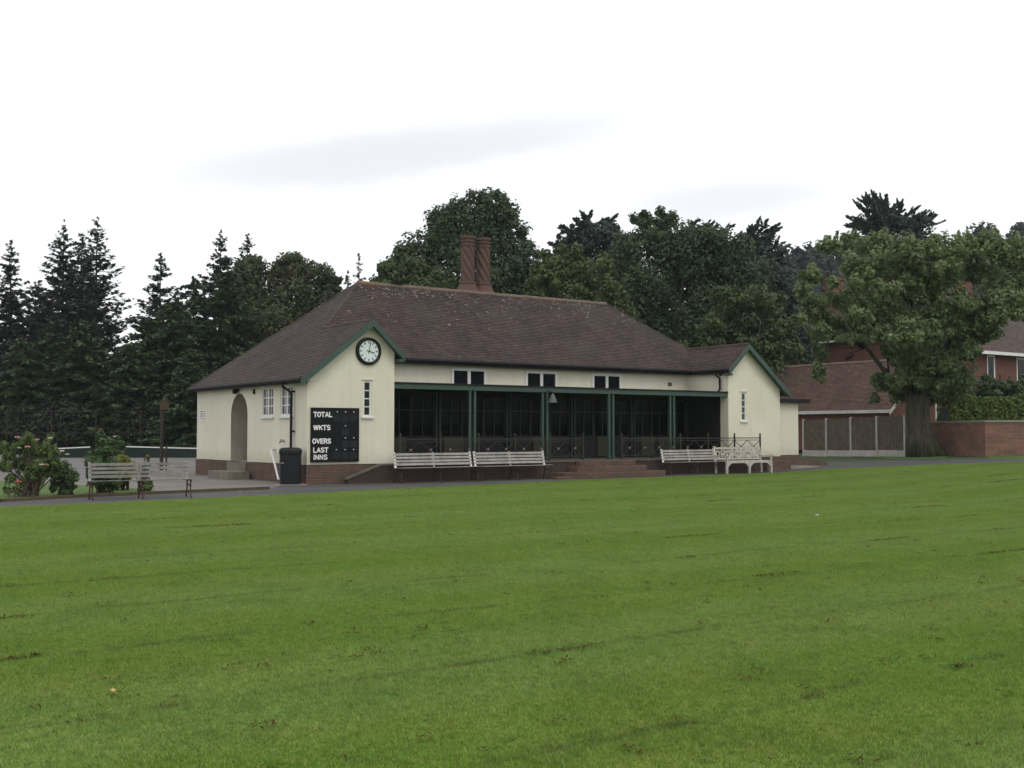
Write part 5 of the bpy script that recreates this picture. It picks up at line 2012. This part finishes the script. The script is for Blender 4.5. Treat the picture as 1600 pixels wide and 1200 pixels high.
for x in (.35 * GW, .62 * GW):
    mb = MB(); mb.box(x, -.06, .9, x + .09, -.002, gz + .8)
    mb.build("timber_stud", M['white'], gar)

# ---- brick house
hc = W(1522, 560, 76)
hs = thing("brick_house", "large red brick house with tiled roofs and white windows behind the big tree", "house", (hc.x, hc.y, zt(hc.x)), A35)
hzb = zt(hc.x)
E1 = 7.15 - hzb
mb = MB()
fw_ = [(1.55, 2.55, E1 - 2.25, E1 - .25), (-.35 + .6, 1.0, E1 - 1.6, E1 - .3)]
mb.wall(0, 14, 0, E1, [fw_[0], (5.2, 6.4, E1 - 2.2, E1 - .3), (9, 10.2, E1 - 2.2, E1 - .3)], .12)
E2 = 8.7 - hzb
mb.M = RotM(0, 13, -90)
sw = [(13 - 4.6, 13 - 3.7, E2 - 2.6, E2 - .75), (13 - 7.2, 13 - 6.3, E2 - 2.7, E2 - .9)]
mb.wall(0, 13, 0, E2, sw, .12)
mb.M = RotM(14, 0, 90); mb.wall(0, 13, 0, E1, [], .1)
mb.M = RotM(14, 13, 180); mb.wall(0, 14, 0, E1, [], .1)
mb.build("wall", M['brick_red'], hs)
mb = MB(); mb.box(.3, .3, .3, 13.7, 12.7, E1 - .2)
mb.build("room_lining", M['interior'], hs)
for h in (fw_[0], (5.2, 6.4, E1 - 2.2, E1 - .3), (9, 10.2, E1 - 2.2, E1 - .3)):
    window_obj(hs, (h[0], 0, h[2]), 0, h[1] - h[0], h[3] - h[2], 1, 1, .13, .05, False)
for h in sw:
    window_obj(hs, (0, 13 - h[0], h[2]), -90, h[1] - h[0], h[3] - h[2], 2, 2, .13, .06, False)
RZ = 11.2 - hzb
mb = MB()
rp = [[(-.5, -.5, E1 - .1), (14.5, -.5, E1 - .1), (11, 5.0, RZ), (4.2, 5.0, RZ)],
      [(14.5, -.5, E1 - .1), (14.5, 10.5, E1 - .1), (11, 5.0, RZ)],
      [(-.5, 10.5, E1 - .1), (14.5, 10.5, E1 - .1), (11, 5.0, RZ), (4.2, 5.0, RZ)]]
for r in rp: roof_plane(mb, r, .16, .025)
RZ2 = 12.4 - hzb
roof_plane(mb, [(-.5, 2.2, E2 - .1), (3.6, 5.2, RZ2), (3.6, 11, RZ2), (-.5, 13.5, E2 - .1)], .16, .025)
roof_plane(mb, [(-.5, 2.2, E2 - .1), (3.6, 5.2, RZ2), (7.6, 2.2, E2 - .1)], .16, .025)
roof_plane(mb, [(7.6, 2.2, E2 - .1), (3.6, 5.2, RZ2), (3.6, 11, RZ2), (7.6, 13.5, E2 - .1)], .16, .025)
hr = mb.build("roof", M['tiles_grey'], hs)
mb = MB()
mb.box(-.55, -.62, E1 - .28, 14.6, -.5, E1 - .06)
mb.build("gutter", M['white'], hs)
mb = MB()
mb.box(-.62, 2.2, E2 - .28, -.5, 13.5, E2 - .06)
mb.build("gutter", M['white'], hs)
for (px, D, w_, d_, ztop, zbot) in [(1303, 90, 1.3, 1.0, 434, 520), (1506, 82, .9, .8, 432, 500), (1395, 86, 1.0, .9, 434, 500)]:
    c = W(px, ztop, D)
    lc = Matrix.Rotation(-A35, 3, 'Z') @ (c - hc)
    zb = W(px, zbot, D).z - hzb
    ztp = c.z - hzb
    mb = MB()
    mb.box(lc.x - w_ / 2, lc.y - d_ / 2, zb - 3, lc.x + w_ / 2, lc.y + d_ / 2, ztp - .25)
    mb.box(lc.x - w_ / 2 - .08, lc.y - d_ / 2 - .08, ztp - .25, lc.x + w_ / 2 + .08, lc.y + d_ / 2 + .08, ztp)
    mb.build("chimney", M['brick_red'] if px != 1395 else M['concrete'], hr)

# ------------------------------------------------------------------ garden shrubs at left


def flower(c, r, mat, parent):
    mb = MB(Matrix.Translation(c))
    for ring, (n, rr, tilt) in enumerate(((5, r, .35), (5, r * .75, .8), (4, r * .5, 1.2))):
        for k in range(n):
            a = 2 * PI * k / n + ring * .5
            d = Vector((math.cos(a), math.sin(a), 0)); s = Vector((-math.sin(a), math.cos(a), 0))
            e = d * math.cos(tilt) + Vector((0, 0, 1)) * math.sin(tilt)
            mb.poly([s * rr * .12, e * rr * .55 + s * rr * .45, e * rr, e * rr * .55 - s * rr * .45, -s * rr * .12])
    return mb.build("flower", mat, parent)


def shrub(name, label, cat, px, base_py, blobs, mat, size, nst, group=None, flowers=(), dens=6.0, spread=.35):
    dens *= 1.6; size *= 1.0
    blobs = list(blobs) + [(b[0] + random.uniform(-8, 8), min(base_py - 12, b[1] + random.uniform(14, 30)), b[2] * .9, b[3] * .9) for b in blobs]
    g = G(px, base_py)
    t = thing(name, label, cat, (g.x, g.y, .01), 0, group)
    D = g.y
    Vs = []
    mb = MB()
    for b in blobs:
        c, r = px_blob((*b, random.uniform(-.25, .25)), D)
        area = 4 * PI * r[0] * r[2]
        Vs.append(blob_leaves(c, r, int(area * dens / (size * size) * .17), size, max(8, int(area * 18)), .3, .4, .38))
        for k in range(nst):
            e = Vector(c) - g + Vector((random.uniform(-.6, .6) * r[0], random.uniform(-.5, .5) * r[1], r[2] * random.uniform(-.2, .9)))
            s0 = Vector((random.uniform(-spread, spread) * .5, random.uniform(-spread, spread) * .5, 0))
            m_ = s0.lerp(e, .5) + Vector((random.uniform(-.1, .1), random.uniform(-.1, .1), .05))
            mb.tube([s0, m_, e], [.018, .012, .004], 5)
    quad_mesh("foliage", local(np.concatenate(Vs), t), mat, t)
    mb.build("stems", M['bark'], t)
    for (fx, fy, r, m) in flowers:
        p = W(fx, fy, D - .35) - Vector((g.x, g.y, .01))
        flower(p, r * 1.2, M[m], t)
    return t


RB = "rose bushes in the bed"
shrub("rose_bush", "large rose bush with pink flowers at the left edge of the bed", "bush", 48, 776,
      [(12, 700, 18, 14), (40, 692, 22, 14), (70, 702, 22, 16), (28, 722, 26, 16), (60, 728, 26, 16), (85, 715, 16, 16), (44, 680, 10, 10), (80, 684, 8, 8)], L['rose'], .032, 3, RB,
      [(27, 685, .09, 'pink'), (43, 700, .09, 'pink'), (30, 701, .06, 'white_petal'), (65, 728, .09, 'white_petal'), (58, 688, .07, 'pink'), (78, 686, .07, 'white_petal'), (97, 706, .07, 'white_petal'), (105, 711, .06, 'white_petal'), (72, 727, .06, 'pink')], 3.6)
shrub("rose_bush", "small dark rose bush between the large bush and the bench", "bush", 103, 774,
      [(100, 735, 20, 18), (112, 748, 14, 14), (95, 755, 14, 14)], L['shrub'], .035, 4, RB, [], 4.5)
shrub("rose_bush", "low red flowered rose at the front of the bed", "bush", 24, 777, [(22, 765, 12, 8)], L['rose'], .03, 4, RB, [(28, 755, .09, 'red_petal')], 3.5)
shrub("garden_shrub", "tall pointed shrub with reddish tips behind the left bench", "shrub", 163, 771,
      [(158, 680, 10, 10), (165, 700, 22, 16), (160, 722, 28, 18), (180, 690, 12, 12), (170, 742, 26, 16), (148, 712, 12, 16)], L['shrub'], .036, 3, None, [(179, 683, .05, 'white_petal'), (157, 671, .05, 'red_petal')], 5.0)
shrub("golden_shrub", "rounded yellow green shrub behind the grey bench", "shrub", 196, 766, [(196, 722, 16, 12), (196, 738, 18, 14)], L['golden'], .03, 4, None, [], 6.0, .2)
shrub("rose_bush", "slender rose bush behind the middle of the grey bench", "bush", 226, 770, [(228, 728, 10, 14), (222, 745, 12, 14), (230, 715, 6, 6)], L['rose'], .03, 4, RB, [(216, 723, .06, 'pink'), (231, 714, .05, 'red_petal')], 3.2)

M['leaf_y'] = basic('yellow_leaf', (.55, .42, .18), (.4, .3, .12), 4.0, .7, 0)
# small scraps on the grass
def scrap(name, label, px, py, mat, r, cat):
    g = G(px, py)
    mb = MB()
    n = 7
    pts = [(math.cos(2 * PI * k / n) * r * random.uniform(.7, 1.1), math.sin(2 * PI * k / n) * r * random.uniform(.5, .8), random.uniform(.0, .02)) for k in range(n)]
    mb.extrude(pts, (0, 0, .004))
    o = mb.build(name, mat)
    o.location = (g.x, g.y, g.z + .035)
    tag(o, label, cat)


scrap("paper_scrap", "tiny white paper scrap on the right half of the lawn", 1277, 808, M['white'], .05, "litter")
scrap("fallen_leaf", "pale yellow fallen leaf on the near left of the lawn", 176, 1090, M['leaf_y'], .022, "leaf")
scrap("paper_scrap", "white scrap of litter at the foot of the terrace steps", 883, 744.5, M['white'], .08, "litter")
scrap("paper_scrap", "white scrap on the path edge in front of the arch", 374, 770.5, M['white'], .05, "litter")

# ------------------------------------------------------------------ thin air haze
mb = MB(); mb.box(-425, -65, -1.2, 425, 485, 75)
hm = bpy.data.materials.new("haze_air"); hm.use_nodes = True
hn = hm.node_tree; hn.nodes.remove(hn.nodes["Principled BSDF"])
pv = hn.nodes.new("ShaderNodeVolumePrincipled")
pv.inputs["Color"].default_value = (0.86, 0.92, 1.0, 1)
pv.inputs["Density"].default_value = HAZE
hn.links.new(pv.outputs[0], hn.nodes["Material Output"].inputs["Volume"])
hz_o = mb.build("haze", hm)
tag(hz_o, "thin pale haze in the air over the ground", "haze", kind="stuff")

# ------------------------------------------------------------------ render settings
scene.view_settings.view_transform = 'Standard'
scene.view_settings.look = 'None'
scene.view_settings.exposure = 0.0
scene.view_settings.gamma = 1.0
scene.cycles.use_denoising = True
scene.cycles.max_bounces = 6
scene.cycles.transparent_max_bounces = 8
